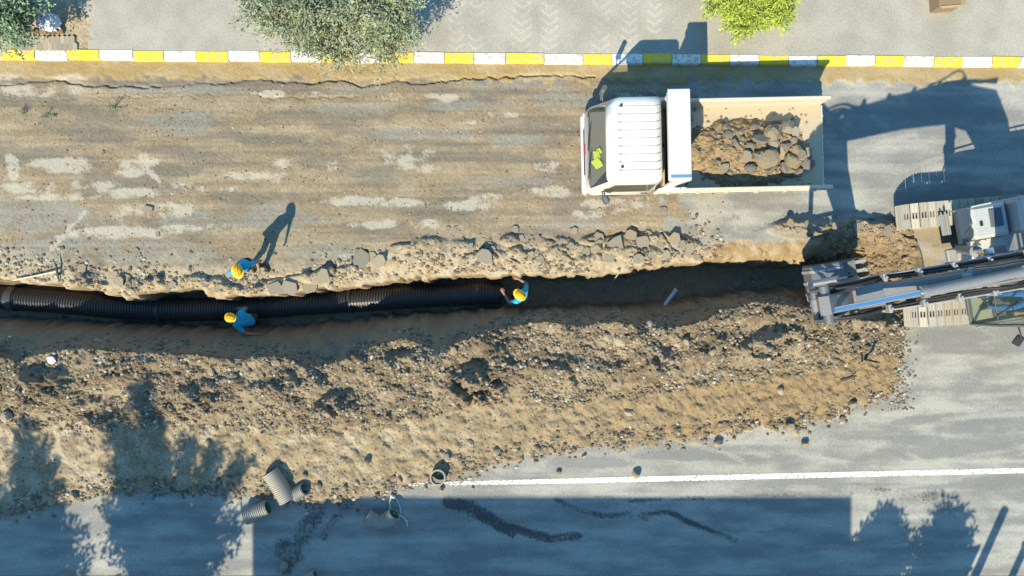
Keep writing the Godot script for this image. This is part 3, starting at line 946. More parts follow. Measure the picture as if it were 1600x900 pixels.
	obj("scuttle", trim, mat(Color(0.22, 0.22, 0.22), 0.7), t)
	for z: float in [-0.05, 0.6]:
		var wp := MB.new()
		wp.tube([Vector3(-2.62, 1.235, z + 0.1), Vector3(-2.60, 1.275, z - 0.25), Vector3(-2.575, 1.33, z - 0.5)], 0.011, 6)
		obj("wiper", wp, M.black, t)
	# mirrors
	for s: float in [-1.0, 1.0]:
		var mr := MB.new()
		mr.tube([Vector3(-2.30, 1.55, s * 1.0), Vector3(-2.32, 1.66, s * 1.12), Vector3(-2.30, 1.72, s * 1.22)], 0.016, 6)
		mr.tube([Vector3(-2.32, 1.3, s * 1.02), Vector3(-2.32, 1.4, s * 1.14), Vector3(-2.30, 1.46, s * 1.22)], 0.014, 6)
		mr.box(Vector3(-2.29, 1.62, s * 1.25), Vector3(0.11, 0.40, 0.20), 0.04, Basis(Vector3.UP, s * 0.5))
		obj("mirror", mr, mat(Color(0.10, 0.105, 0.11), 0.5), t)
	# door seam and handle
	for s: float in [-1.0, 1.0]:
		var dh := MB.new()
		dh.box(Vector3(-1.30, 1.06, s * 1.035), Vector3(0.16, 0.035, 0.03), 0.01)
		obj("door_handle", dh, M.black, t)
	# chassis and gear behind the cab
	var chs := MB.new()
	for z: float in [-0.38, 0.38]: chs.box(Vector3(0.15, 0.62, z), Vector3(4.9, 0.18, 0.07), 0.01)
	for x: float in [-0.9, -0.2, 0.6, 1.4, 2.3]: chs.box(Vector3(x, 0.62, 0), Vector3(0.08, 0.12, 0.7))
	obj("chassis", chs, M.darkmetal, t)
	var tank := MB.new()
	tank.bar(Vector3(-0.4, 0.55, 0.72), Vector3(0.5, 0.55, 0.72), 0.22, 0.22, 16)
	obj("fuel_tank", tank, M.worn, t)
	var gear := MB.new()
	gear.box(Vector3(-0.98, 0.92, -0.3), Vector3(0.10, 0.3, 0.9), 0.02)
	gear.bar(Vector3(-1.0, 0.8, 0.05), Vector3(-1.0, 1.7, 0.05), 0.05, 0.05, 10)
	gear.tube([Vector3(-1.02, 1.2, 0.35), Vector3(-0.96, 1.35, 0.3), Vector3(-1.0, 1.3, 0.1), Vector3(-0.97, 1.1, 0.2)], 0.018, 6)
	obj("air_intake", gear, M.black, t)
	var brd := MB.new()
	brd.box(Vector3(-0.94, 1.25, 0.55), Vector3(0.05, 1.0, 0.80), 0.008, Basis(Vector3(0, 0, 1), 0.08))
	obj("backing_board", brd, M.wood, t)
	for s: float in [-1.0, 1.0]:
		wheel(t, Vector3(-1.98, 0.38, s * 0.84), 0.38, 0.24)
		wheel(t, Vector3(1.70, 0.38, s * 0.80), 0.38, 0.24)
		wheel(t, Vector3(1.70, 0.38, s * 0.53), 0.38, 0.24)
		var mg := MB.new()
		mg.box(Vector3(2.22, 0.48, s * 0.68), Vector3(0.02, 0.42, 0.52), 0.004)
		obj("mudguard", mg, M.rubber, t)
	# body: floor, walls with ribs and hinges, dropped tailgate, tall headboard
	var f := MB.new()
	f.box(Vector3(0.97, 0.90, 0), Vector3(4.02, 0.08, 2.02), 0.01)
	for k in 8: f.box(Vector3(-0.8 + k * 0.5, 0.80, 0), Vector3(0.07, 0.12, 1.9))
	obj("bed_floor", f, M.bedfloor, t)
	for s: float in [-1.0, 1.0]:
		var w := MB.new()
		w.box(Vector3(1.0, 1.18, s * 1.02), Vector3(3.96, 0.50, 0.045), 0.012)
		var wall := obj("side_wall", w, M.cream, t)
		var rl := MB.new()
		rl.box(Vector3(1.0, 1.44, s * 1.03), Vector3(3.98, 0.05, 0.085), 0.015)
		rl.box(Vector3(1.0, 1.17, s * 1.056), Vector3(3.96, 0.045, 0.03), 0.008)
		obj("rail", rl, M.cream, wall)
		for k in 6:
			var rb := MB.new()
			rb.box(Vector3(-0.72 + k * 0.69, 1.18, s * 1.06), Vector3(0.06, 0.46, 0.035), 0.01)
			obj("stake", rb, M.cream, wall)
		for k in 4:
			var hb := MB.new()
			hb.box(Vector3(-0.4 + k * 0.9, 0.94, s * 1.065), Vector3(0.10, 0.08, 0.04), 0.01)
			obj("hinge", hb, M.worn, wall)
	var tg := MB.new()
	tg.box(Vector3(3.015, 0.66, 0), Vector3(0.045, 0.48, 2.0), 0.012)
	for k in 4: tg.box(Vector3(3.045, 0.66, -0.75 + k * 0.5), Vector3(0.03, 0.44, 0.06), 0.008)
	obj("tailgate", tg, M.cream, t)
	var hbm := MB.new()
	hbm.box(Vector3(-0.80, 2.58, 0.0), Vector3(0.46, 0.05, 1.94), 0.015)
	hbm.box(Vector3(-0.80, 2.44, 0.0), Vector3(0.44, 0.22, 1.92), 0.012)
	hbm.box(Vector3(-0.985, 2.53, 0.0), Vector3(0.10, 0.05, 1.98), 0.012)
	for z: float in [-0.97, 0.97]:
		hbm.xf = Transform3D.IDENTITY
		hbm.prism(PackedVector2Array([Vector2(-0.95, 2.55), Vector2(-0.95, 0.95), Vector2(-0.80, 0.95), Vector2(-0.72, 1.9), Vector2(-0.57, 2.55)]), z - 0.02, z + 0.02)
	var hb2 := obj("headboard", hbm, M.white, t)
	var bp2 := MB.new()
	bp2.box(Vector3(-0.72, 1.62, 0.0), Vector3(0.05, 1.40, 1.90), 0.008)
	obj("back_panel", bp2, mat(Color(0.16, 0.12, 0.08), 0.8), hb2)
	var stripe := MB.new()
	stripe.box(Vector3(-0.80, 2.607, 0.90), Vector3(0.44, 0.006, 0.07), 0.001)
	obj("blue_stripe", stripe, mat(Color(0.10, 0.22, 0.36), 0.5), hb2)
	for s: float in [-1.0, 1.0]:
		var gs := MB.new()
		gs.prism(PackedVector2Array([Vector2(-0.98, 1.46), Vector2(-0.40, 1.46), Vector2(-0.90, 1.62), Vector2(-0.98, 1.62)]), s * 1.0 - 0.02, s * 1.0 + 0.02)
		gs.box(Vector3(-0.78, 1.52, s * 1.03), Vector3(0.46, 0.07, 0.10), 0.02)
		gs.box(Vector3(-1.0, 1.2, s * 1.02), Vector3(0.10, 0.6, 0.07), 0.015)
		obj("corner_post", gs, M.white, t)
	var back := t.transform
	# load: loose soil spread on the bed
	var soil := MB.new()
	var nn := noise(51, 1.6, 4)
	var n2 := noise(52, 7.0, 2)
	var nx := 100; var nz := 56
	var hs := PackedFloat32Array(); hs.resize((nx + 1) * (nz + 1))
	for j in nz + 1:
		for i in nx + 1:
			var x := -0.30 + 3.2 * i / nx; var z := -0.86 + 1.80 * j / nz
			var e := maxf(1.0 - pow(absf(x - 1.2) / 1.6, 2.4) - pow(absf(z - 0.10) / 0.84, 2.2), -0.3)
			hs[j * (nx + 1) + i] = 0.905 + e * 0.34 + nn.get_noise_2d(x, z) * 0.15 + n2.get_noise_2d(x, z) * 0.04
	for j in nz:
		for i in nx:
			var q := []
			var hi := 0.0
			for o: Array in [[0, 0], [0, 1], [1, 1], [1, 0]]:
				var ii: int = i + o[0]; var jj: int = j + o[1]
				var y := hs[jj * (nx + 1) + ii]
				hi = maxf(hi, y)
				q.append(Vector3(-0.30 + 3.2 * ii / nx, maxf(y, 0.93), -0.86 + 1.80 * jj / nz))
			if hi > 0.945:
				var tone := n2.get_noise_2d(q[0].x * 0.6, q[0].z * 0.6)
				soil.col = Color(0.37, 0.27, 0.15).lerp(Color(0.27, 0.20, 0.12), clampf(0.5 + tone * 1.5, 0.0, 1.0))
				soil.quad(q[0], q[1], q[2], q[3])
	var so := obj("soil_load", soil, M.soil)
	so.transform = back
	tag(so, "loose brown soil spread on the truck bed under the rocks", "soil", "", "stuff")
	# big lumps of broken paving and rock on the load: local x, z, size
	var lumps := [[1.35, 0.30, 0.34], [2.02, 0.36, 0.26], [2.45, 0.40, 0.19], [1.50, -0.22, 0.27], [0.55, -0.30, 0.22], [1.85, 0.02, 0.15], [1.02, 0.02, 0.17], [0.62, 0.62, 0.18], [1.95, -0.42, 0.24], [1.55, 0.02, 0.20], [0.15, 0.10, 0.12], [0.85, -0.15, 0.15], [2.15, 0.10, 0.17], [2.20, 0.62, 0.16], [0.30, 0.35, 0.13], [1.05, 0.55, 0.17], [0.0, 0.55, 0.11], [1.2, -0.45, 0.12], [2.0, 0.60, 0.18], [0.2, -0.35, 0.10], [0.75, 0.30, 0.14], [1.72, -0.55, 0.14], [2.05, -0.12, 0.12], [0.4, 0.0, 0.1]]
	for e in lumps:
		var x: float = e[0] + 0.14; var z: float = e[1]; var s: float = e[2] * (0.6 if e[0] < 0.95 else 1.0)
		var i := clampi(int((x + 0.30) / 3.2 * nx), 0, nx); var j := clampi(int((z + 0.86) / 1.8 * nz), 0, nz)
		var y := maxf(hs[j * (nx + 1) + i], 0.945)
		var o := put("load_rock", rock_mesh(rng.randi() % 8 + 200, s > 0.26), M.stone)
		o.transform = back * Transform3D(Basis.from_euler(Vector3(rng.randf_range(-0.5, 0.5), rng.randf() * TAU, rng.randf_range(-0.5, 0.5))).scaled(Vector3(s, s * 0.7, s * 0.9)), Vector3(x, y + s * 0.22, z))
		tag(o, "large tan block of rock on top of the truck load" if s >= 0.24 else ("fist sized stone pressed into the soil of the truck load" if s < 0.14 else "mid sized broken rock lying on the truck load"), "rock", "rocks loaded on the truck")
	for e in [[1.75, 0.18, 0.20], [1.25, -0.12, 0.22], [2.25, 0.25, 0.17], [1.62, -0.38, 0.2], [0.95, 0.25, 0.17], [2.1, -0.28, 0.16], [0.7, -0.05, 0.15], [1.9, 0.5, 0.2], [0.45, 0.5, 0.15], [2.4, 0.15, 0.14], [1.45, 0.55, 0.18], [0.5, -0.45, 0.14]]:
		var x: float = e[0] + 0.14; var z: float = e[1]; var s: float = e[2]
		var i := clampi(int((x + 0.30) / 3.2 * nx), 0, nx); var j := clampi(int((z + 0.86) / 1.8 * nz), 0, nz)
		var y := maxf(hs[j * (nx + 1) + i], 0.945)
		var o := put("load_chunk", slab_mesh(rng.randi() % 9), M.stone)
		o.transform = back * Transform3D(Basis.from_euler(Vector3(rng.randf_range(-0.9, 0.9), rng.randf() * TAU, rng.randf_range(-0.8, 0.8))).scaled_local(Vector3(s, 0.09, s * 0.8)), Vector3(x, y + s * 0.35, z))
		tag(o, "tilted slab of broken asphalt sticking out of the truck load", "asphalt chunk", "slabs loaded on the truck")
	var bits := []
	for k in 900:
		var x := rng.randf_range(-0.7, 2.75); var z := rng.randf_range(-0.95, 0.95)
		var i := clampi(int((x + 0.30) / 3.2 * nx), 0, nx); var j := clampi(int((z + 0.86) / 1.8 * nz), 0, nz)
		var y := maxf(hs[j * (nx + 1) + i], 0.94)
		if y <= 0.941 and rng.randf() < 0.62: continue
		var s := 0.008 + 0.035 * pow(rng.randf(), 2.5)
		bits.append([back * Transform3D(Basis(Vector3.UP, rng.randf() * TAU).scaled(Vector3(s, s * 0.7, s)), Vector3(x, y + s * 0.25, z)), Color(0.38, 0.29, 0.17) * rng.randf_range(0.6, 1.2)])
	scatter("load_crumbs", "crumbs of soil and small stones scattered over the truck bed", "soil", pebble(), bits, M.stone)
	var vest := MB.new()
	for k in 5:
		vest.box(Vector3(-2.42 + rng.randf_range(-0.05, 0.05), 1.245 + 0.02 * (k % 2), 0.08 + k * 0.075), Vector3(0.20, 0.04, 0.14), 0.018, Basis.from_euler(Vector3(0.1, rng.randf() * 2.0, 0.1)))
	var vo := obj("safety_vest", vest, M.lime)
	vo.transform = back
	tag(vo, "lime safety vest crumpled on the truck dashboard", "vest")

# ------------------------------------------------------------------ rocks
var rocks := {}
func rock_mesh(kind: int, tan := false) -> ArrayMesh:
	var key := kind + (100 if tan else 0)
	var dull := 0.72 if kind >= 200 else 1.0
	if rocks.has(key): return rocks[key]
	var r := RandomNumberGenerator.new()
	r.seed = 900 + key
	var cuts := []
	for k in 9:
		cuts.append([Vector3(r.randf_range(-1, 1), r.randf_range(-1, 1), r.randf_range(-1, 1)).normalized(), r.randf_range(0.55, 0.86)])
	var mb := MB.new()
	var tone := r.randf()
	mb.col = Color(0.37, 0.29, 0.18).lerp(Color(0.42, 0.36, 0.27), tone) if tan else [Color(0.27, 0.25, 0.22), Color(0.43, 0.38, 0.30), Color(0.34, 0.29, 0.22), Color(0.40, 0.32, 0.21)][kind % 4].lerp(Color(0.3, 0.25, 0.18), tone * 0.4)
	mb.col = mb.col * dull
	var la := 7; var lo := 10
	var f := func(i: int, j: int) -> Vector3:
		var th := PI * i / la; var ph := TAU * (j % lo) / lo + i * 0.3
		var d := Vector3(sin(th) * cos(ph), cos(th), sin(th) * sin(ph))
		var rad := 1.0
		for c: Array in cuts:
			var dd: float = d.dot(c[0])
			if dd > 0.05: rad = minf(rad, float(c[1]) / dd)
		return d * rad
	for i in la:
		for j in lo:
			mb.quad(f.call(i, j), f.call(i, j + 1), f.call(i + 1, j + 1), f.call(i + 1, j))
	rocks[key] = mb.mesh()
	return rocks[key]

var slabs := {}
func slab_mesh(kind: int) -> ArrayMesh:
	if slabs.has(kind): return slabs[kind]
	var r := RandomNumberGenerator.new()
	r.seed = 300 + kind
	var n := 5 + kind % 3
	var topc: Color = [Color(0.35, 0.29, 0.20), Color(0.29, 0.26, 0.21), Color(0.38, 0.32, 0.225), Color(0.32, 0.28, 0.22)][kind % 4]
	var a := []; var b := []; var c := []
	for k in n:
		var an := TAU * (k + r.randf_range(-0.28, 0.28)) / n
		var ra := r.randf_range(0.72, 1.05)
		var p := Vector3(cos(an) * ra, 0, sin(an) * ra)
		a.append(p + Vector3(0, 0.5 + r.randf_range(-0.06, 0.06), 0))
		b.append(p * 1.06 + Vector3(0, 0.38, 0))
		c.append(p * r.randf_range(0.86, 1.02) + Vector3(0, -0.5, 0))
	var mb := MB.new()
	for k in n:
		var k1 := (k + 1) % n
		mb.col = topc
		mb.tri(Vector3(0, 0.52, 0), a[k1], a[k])
		mb.quad(a[k], a[k1], b[k1], b[k])
		mb.col = Color(0.20, 0.185, 0.165)
		mb.quad(b[k], b[k1], c[k1], c[k])
		mb.tri(Vector3(0, -0.5, 0), c[k], c[k1])
	slabs[kind] = mb.mesh()
	return slabs[kind]

# ------------------------------------------------------------------ excavator
func beam(mb: MB, pts: Array, half: Array, width: float) -> void:
	# box beam in the x,y plane: centre line, half depths, width across z, with chamfered long edges
	var n := pts.size()
	var up := []; var dn := []
	for i in n:
		var d: Vector2 = ((pts[mini(i + 1, n - 1)] as Vector2) - (pts[maxi(i - 1, 0)] as Vector2)).normalized()
		var nn := Vector2(-d.y, d.x)
		var h: float = half[i]
		up.append((pts[i] as Vector2) + nn * h); dn.append((pts[i] as Vector2) - nn * h)
	var w := width / 2; var b := 0.03
	for i in n - 1:
		var u0: Vector2 = up[i]; var u1: Vector2 = up[i + 1]; var d0: Vector2 = dn[i]; var d1: Vector2 = dn[i + 1]
		var U0 := Vector3(u0.x, u0.y, 0); var U1 := Vector3(u1.x, u1.y, 0); var D0 := Vector3(d0.x, d0.y, 0); var D1 := Vector3(d1.x, d1.y, 0)
		var Z := Vector3(0, 0, w); var Zi := Vector3(0, 0, w - b)
		var e0 := (D0 - U0).normalized() * b; var e1 := (D1 - U1).normalized() * b
		for s: float in [1.0, -1.0]:
			_bq(mb, U0 + e0 + Z * s, D0 - e0 + Z * s, D1 - e1 + Z * s, U1 + e1 + Z * s)
			_bq(mb, U0 + Zi * s, U0 + e0 + Z * s, U1 + e1 + Z * s, U1 + Zi * s)
			_bq(mb, D0 + Zi * s, D0 - e0 + Z * s, D1 - e1 + Z * s, D1 + Zi * s)
		_bq(mb, U0 + Zi, U1 + Zi, U1 - Zi, U0 - Zi)
		_bq(mb, D0 + Zi, D1 + Zi, D1 - Zi, D0 - Zi)
	for i: int in [0, n - 1]:
		_bq(mb, Vector3(up[i].x, up[i].y, w), Vector3(dn[i].x, dn[i].y, w), Vector3(dn[i].x, dn[i].y, -w), Vector3(up[i].x, up[i].y, -w))

func _bq(mb: MB, a: Vector3, b: Vector3, c: Vector3, d: Vector3) -> void:
	mb.quad(a, b, c, d)

func ram(parent: Node3D, a: Vector3, b: Vector3, r: float, split: float) -> void:
	# hydraulic cylinder: barrel from a, polished rod on to b
	var m := a.lerp(b, split)
	var br := MB.new()
	br.bar(a, m, r, r, 16)
	br.bar(m - (b - a).normalized() * 0.10, m + (b - a).normalized() * 0.02, r * 1.18, r * 1.18, 16)
	br.bar(a - Vector3(0, 0, 0.11), a + Vector3(0, 0, 0.11), r * 0.9, r * 0.9, 12)
	var o := obj("ram_barrel", br, M.boom, parent)
	var rd := MB.new()
	rd.bar(m, b, r * 0.58, r * 0.58, 14)
	rd.bar(b - Vector3(0, 0, 0.10), b + Vector3(0, 0, 0.10), r * 0.85, r * 0.85, 12)
	obj("ram_rod", rd, M.chrome, o)

func hose(parent: Node3D, pts: Array, r := 0.02, m: Material = null) -> void:
	var mb := MB.new()
	mb.tube(smooth_path(pts, 0.08), r, 7)
	obj("hose", mb, M.black if m == null else m, parent)

func build_excavator() -> void:
	var t := thing("excavator", Vector3(11.4, 0, -0.68), deg_to_rad(9.8), "dusty grey crawler excavator digging at the end of the trench", "excavator")
	# one shoe: three grouser bars and two mud holes, built round real gaps
	var sh := MB.new()
	sh.box(Vector3(0, 0, -0.185), Vector3(0.176, 0.022, 0.23), 0.004)
	sh.box(Vector3(0, 0, 0.185), Vector3(0.176, 0.022, 0.23), 0.004)
	for x: float in [-0.068, 0.0, 0.068]: sh.box(Vector3(x, 0, 0), Vector3(0.034 if x != 0.0 else 0.03, 0.022, 0.14))
	for x: float in [-0.07, 0.0, 0.07]: sh.box(Vector3(x, 0.022, 0), Vector3(0.016, 0.026, 0.60), 0.004)
	var shoe := sh.mesh()
	for s: float in [-1.0, 1.0]:
		var fr := MB.new()
		fr.box(Vector3(0, 0.42, 0), Vector3(3.2, 0.36, 0.34), 0.05)
		for x: float in [-1.68, 1.68]:
			fr.bar(Vector3(x, 0.45, -0.16), Vector3(x, 0.45, 0.16), 0.34, 0.34, 24)
			fr.bar(Vector3(x, 0.45, -0.26), Vector3(x, 0.45, 0.26), 0.15, 0.15, 16)
		for k in 8: fr.bar(Vector3(-1.3 + k * 0.37, 0.16, -0.14), Vector3(-1.3 + k * 0.37, 0.16, 0.14), 0.09, 0.09, 12)
		fr.box(Vector3(0, 0.79, 0), Vector3(3.4, 0.06, 0.12)); fr.box(Vector3(0, 0.11, 0), Vector3(3.4, 0.06, 0.12))
		fr.box(Vector3(0, 0.45, -s * 0.5), Vector3(1.3, 0.3, 0.7), 0.06)
		var tr := obj("crawler_track", fr, M.darkmetal, t)
		tr.position = Vector3(0.30, 0, s * 1.19).rotated(Vector3.UP, deg_to_rad(-5.2))
		tr.rotation.y = deg_to_rad(-5.2)
		var half := 1.68; var R := 0.415
		var per := 4.0 * half + TAU * R
		var cnt := int(per / 0.19)
		for k in cnt:
			var d := per * k / cnt
			var p: Vector3; var a: float
			if d < 2.0 * half: p = Vector3(half - d, 0.45 + R, 0); a = 0.0
			elif d < 2.0 * half + PI * R:
				a = (d - 2.0 * half) / R
				p = Vector3(-half - sin(a) * R, 0.45 + cos(a) * R, 0)
			elif d < 4.0 * half + PI * R: p = Vector3(-half + d - 2.0 * half - PI * R, 0.45 - R, 0); a = PI
			else:
				a = PI + (d - 4.0 * half - PI * R) / R
				p = Vector3(half - sin(a) * R, 0.45 + cos(a) * R, 0)
			var o := put("track_shoe", shoe, [M.track, M.track2, M.track, M.track3][rng.randi() % 4], tr)
			o.position = p
			o.rotation.z = a
	# turntable and deck
	var dk := MB.new()
	dk.bar(Vector3(0, 0.7, 0), Vector3(0, 1.0, 0), 0.7, 0.7, 32)
	dk.box(Vector3(0.55, 1.08, 0), Vector3(2.6, 0.16, 2.62), 0.03)
	dk.box(Vector3(-0.9, 1.06, -0.02), Vector3(0.4, 0.14, 0.8), 0.03)
	obj("deck", dk, M.worn, t)
	# side body on the north side: tool locker, tank, hood
	var bd := MB.new()
	bd.box(Vector3(-0.35, 1.42, -0.93), Vector3(0.86, 0.56, 0.76), 0.07)
	bd.box(Vector3(0.75, 1.58, -0.93), Vector3(1.32, 0.86, 0.78), 0.07)
	var body := obj("locker", bd, M.paintgrey, t)
	var lip := MB.new()
	lip.tube([Vector3(-0.80, 1.72, -1.31), Vector3(-0.3, 1.76, -1.33), Vector3(0.1, 1.98, -1.34), Vector3(1.4, 2.06, -1.34)], 0.022, 7)
	obj("edge_rail", lip, M.paintgrey, body)
	var gt := MB.new()
	gt.box(Vector3(-0.25, 1.712, -0.98), Vector3(0.30, 0.014, 0.42), 0.004)
	for k in 7: gt.box(Vector3(-0.37 + k * 0.04, 1.724, -0.98), Vector3(0.014, 0.012, 0.40))
	for k in 9: gt.box(Vector3(-0.25, 1.726, -1.16 + k * 0.045), Vector3(0.28, 0.010, 0.010))
	obj("grip_plate", gt, mat(Color(0.13, 0.15, 0.18), 0.7, 0.2), body)
	var latch := MB.new()
	latch.box(Vector3(-0.60, 1.71, -0.90), Vector3(0.07, 0.03, 0.12), 0.012)
	latch.box(Vector3(0.5, 2.02, -1.15), Vector3(0.16, 0.03, 0.04), 0.01)
	obj("latch", latch, M.black, body)
	var seam := MB.new()
	seam.box(Vector3(0.0, 1.706, -0.93), Vector3(0.022, 0.02, 0.74), 0.004)
	seam.box(Vector3(0.65, 2.012, -0.93), Vector3(0.018, 0.012, 0.74), 0.004)
	obj("seam_strip", seam, M.darkmetal, body)
	var fpl := MB.new()
	fpl.box(Vector3(-0.30, 1.30, -0.40), Vector3(0.9, 0.06, 0.26), 0.02)
	fpl.box(Vector3(-0.80, 1.30, -0.22), Vector3(0.24, 0.30, 0.20), 0.03)
	fpl.bar(Vector3(-0.6, 1.3, -0.35), Vector3(-0.6, 1.5, -0.35), 0.08, 0.06, 12)
	fpl.bar(Vector3(-0.45, 1.3, -0.42), Vector3(-0.45, 1.44, -0.42), 0.10, 0.10, 12)
	obj("valve_block", fpl, mat(Color(0.45, 0.44, 0.40), 0.6), t)
	# step and handrail at the front corner
	var rail := MB.new()
	rail.tube([Vector3(-0.86, 1.15, -1.28), Vector3(-0.9, 1.5, -1.28), Vector3(-0.88, 1.75, -1.26), Vector3(-0.86, 1.78, -0.9), Vector3(-0.86, 1.5, -0.75)], 0.018, 6)
	rail.tube([Vector3(-0.95, 1.05, -1.3), Vector3(-0.98, 1.1, -0.75)], 0.025, 6)
	rail.tube([Vector3(-1.02, 1.0, -1.3), Vector3(-1.06, 1.05, -0.75)], 0.022, 6)
	rail.box(Vector3(-0.95, 0.98, -1.0), Vector3(0.22, 0.03, 0.5), 0.008)
	obj("handrail", rail, M.worn, t)
	var cw := MB.new()
	cw.box(Vector3(2.2, 1.5, 0), Vector3(0.9, 0.95, 2.5), 0.16)
	obj("counterweight", cw, M.darkmetal, t)
	var eh := MB.new()
	eh.box(Vector3(1.35, 1.55, 0.5), Vector3(0.9, 0.78, 1.5), 0.08)
	obj("engine_hood", eh, M.paintgrey, t)
	# boom, arm, bucket
	var bm := MB.new()
	beam(bm, [Vector2(-0.2, 1.65), Vector2(-0.42, 2.5), Vector2(-0.95, 3.75), Vector2(-1.55, 4.48), Vector2(-2.4, 4.80), Vector2(-3.6, 4.80), Vector2(-4.7, 4.68), Vector2(-5.45, 4.58)], [0.20, 0.30, 0.40, 0.44, 0.40, 0.32, 0.25, 0.17], 0.33)
	bm.bar(Vector3(-0.2, 1.65, -0.3), Vector3(-0.2, 1.65, 0.3), 0.16, 0.16, 16)
	bm.bar(Vector3(-5.42, 4.58, -0.30), Vector3(-5.42, 4.58, 0.30), 0.15, 0.15, 16)
	bm.box(Vector3(-2.35, 5.22, 0.0), Vector3(0.34, 0.30, 0.20), 0.03)
	bm.bar(Vector3(-2.3, 4.35, -0.36), Vector3(-2.3, 4.35, 0.36), 0.09, 0.09, 12)
	for x: float in [-2.9, -3.7, -4.4]: bm.box(Vector3(x, 5.06 + (x + 2.9) * 0.12, 0.12), Vector3(0.10, 0.10, 0.16), 0.02)
	bm.box(Vector3(-5.0, 4.93, 0.0), Vector3(0.5, 0.04, 0.42), 0.01)
	var boom := obj("boom", bm, M.boom, t)
	var am := MB.new()
	beam(am, [Vector2(-6.02, 5.30), Vector2(-5.82, 4.95), Vector2(-5.42, 4.52), Vector2(-4.85, 3.5), Vector2(-4.05, 2.3), Vector2(-3.48, 1.30)], [0.09, 0.20, 0.36, 0.29, 0.22, 0.15], 0.34)
	for s: float in [-1.0, 1.0]:
		am.prism(PackedVector2Array([Vector2(-6.12, 5.20), Vector2(-5.72, 5.02), Vector2(-5.50, 4.86), Vector2(-5.2, 4.3), Vector2(-5.9, 4.55), Vector2(-6.14, 5.0)]), s * 0.27 - 0.02, s * 0.27 + 0.02)
	am.bar(Vector3(-5.94, 5.18, -0.34), Vector3(-5.94, 5.18, 0.34), 0.09, 0.09, 14)
	am.bar(Vector3(-6.02, 4.92, -0.31), Vector3(-6.02, 4.92, 0.31), 0.07, 0.07, 14)
	am.box(Vector3(-5.98, 5.02, 0.0), Vector3(0.07, 0.05, 0.5), 0.015, Basis(Vector3(0, 0, 1), -0.65))
	am.box(Vector3(-5.60, 4.78, 0.30), Vector3(0.16, 0.16, 0.05), 0.02)
	am.box(Vector3(-5.60, 4.78, -0.30), Vector3(0.16, 0.16, 0.05), 0.02)
	obj("arm", am, M.bucket, t).position = Vector3(0.14, -0.32, 0)
	boom.position = Vector3(0.14, -0.32, 0)
	ram(boom, Vector3(-2.38, 5.30, 0.0), Vector3(-5.94, 5.18, 0.12), 0.10, 0.52)
	for s: float in [-1.0, 1.0]: ram(boom, Vector3(-0.95, 1.45, s * 0.38), Vector3(-2.3, 4.35, s * 0.36), 0.10, 0.6)
	ram(boom, Vector3(-6.02, 4.92, 0.0), Vector3(-4.85, 2.05, 0.0), 0.09, 0.55)
	# hoses along the boom
	for k in 4:
		var z := 0.25 + 0.045 * (k % 2); var dy := 0.06 * k
		hose(boom, [Vector3(-1.3, 4.9 + dy * 0.5, -z), Vector3(-2.4, 5.16 - dy, -z), Vector3(-3.6, 5.02 - dy, -z), Vector3(-4.7, 4.86 - dy, -z - 0.02), Vector3(-5.3, 5.05 - dy, -z), Vector3(-5.9, 4.9 - dy, -z)], 0.024)
	for k in 3:
		var z := 0.25 + 0.04 * (k % 2); var dy := 0.07 * k
		hose(boom, [Vector3(-1.3, 4.9 + dy * 0.5, z), Vector3(-2.4, 5.14 - dy, z), Vector3(-3.6, 5.0 - dy, z), Vector3(-4.6, 4.82 - dy, z + 0.03), Vector3(-5.25, 5.0 - dy, z + 0.06), Vector3(-5.95, 4.75 - dy, z + 0.05)], 0.024)
	hose(boom, [Vector3(-2.2, 5.2, -0.12), Vector3(-2.5, 5.5, -0.2), Vector3(-2.9, 5.35, -0.18), Vector3(-3.2, 5.2, -0.2)], 0.022)
	hose(boom, [Vector3(-2.3, 5.25, 0.14), Vector3(-2.8, 5.45, 0.2), Vector3(-3.3, 5.28, 0.18), Vector3(-4.2, 5.1, 0.2)], 0.022)
	for z: float in [-0.33, 0.33]:
		var pp := MB.new()
		pp.tube([Vector3(-1.5, 4.92, z), Vector3(-2.5, 4.98, z), Vector3(-3.8, 4.92, z), Vector3(-4.9, 4.76, z)], 0.02, 7)
		obj("steel_line", pp, M.worn, boom)
	for k in 5:
		for z: float in [-0.29, 0.29]:
			var cl := MB.new()
			cl.box(Vector3(-2.2 - k * 0.62, 5.02 - k * 0.045, z), Vector3(0.07, 0.26, 0.16), 0.015)
			cl.bar(Vector3(-2.2 - k * 0.62, 5.14 - k * 0.045, z), Vector3(-2.2 - k * 0.62, 5.19 - k * 0.045, z), 0.025, 0.025, 6)
			obj("hose_clamp", cl, M.worn, boom)
	var pt := MB.new()
	pt.box(Vector3(-3.15, 5.135, 0.0), Vector3(0.5, 0.02, 0.26), 0.006, Basis(Vector3(0, 0, 1), 0.03))
	for x: float in [-3.36, -2.94]:
		for z: float in [-0.1, 0.1]: pt.bar(Vector3(x, 5.14, z), Vector3(x, 5.165, z), 0.018, 0.018, 6)
	obj("cover_plate", pt, M.paintgrey, boom)
	var wl := MB.new()
	wl.box(Vector3(-3.2, 5.08, -0.16), Vector3(0.12, 0.10, 0.14), 0.03)
	wl.bar(Vector3(-3.28, 5.08, -0.16), Vector3(-3.26, 5.08, -0.16), 0.05, 0.05, 12)
	obj("work_lamp", wl, M.worn, boom)
	var bk := MB.new()
	var prof := [Vector2(-3.92, 1.42), Vector2(-4.28, 1.34), Vector2(-4.52, 1.08), Vector2(-4.58, 0.76), Vector2(-4.40, 0.42), Vector2(-4.05, 0.22), Vector2(-3.62, 0.20), Vector2(-3.10, 0.36)]
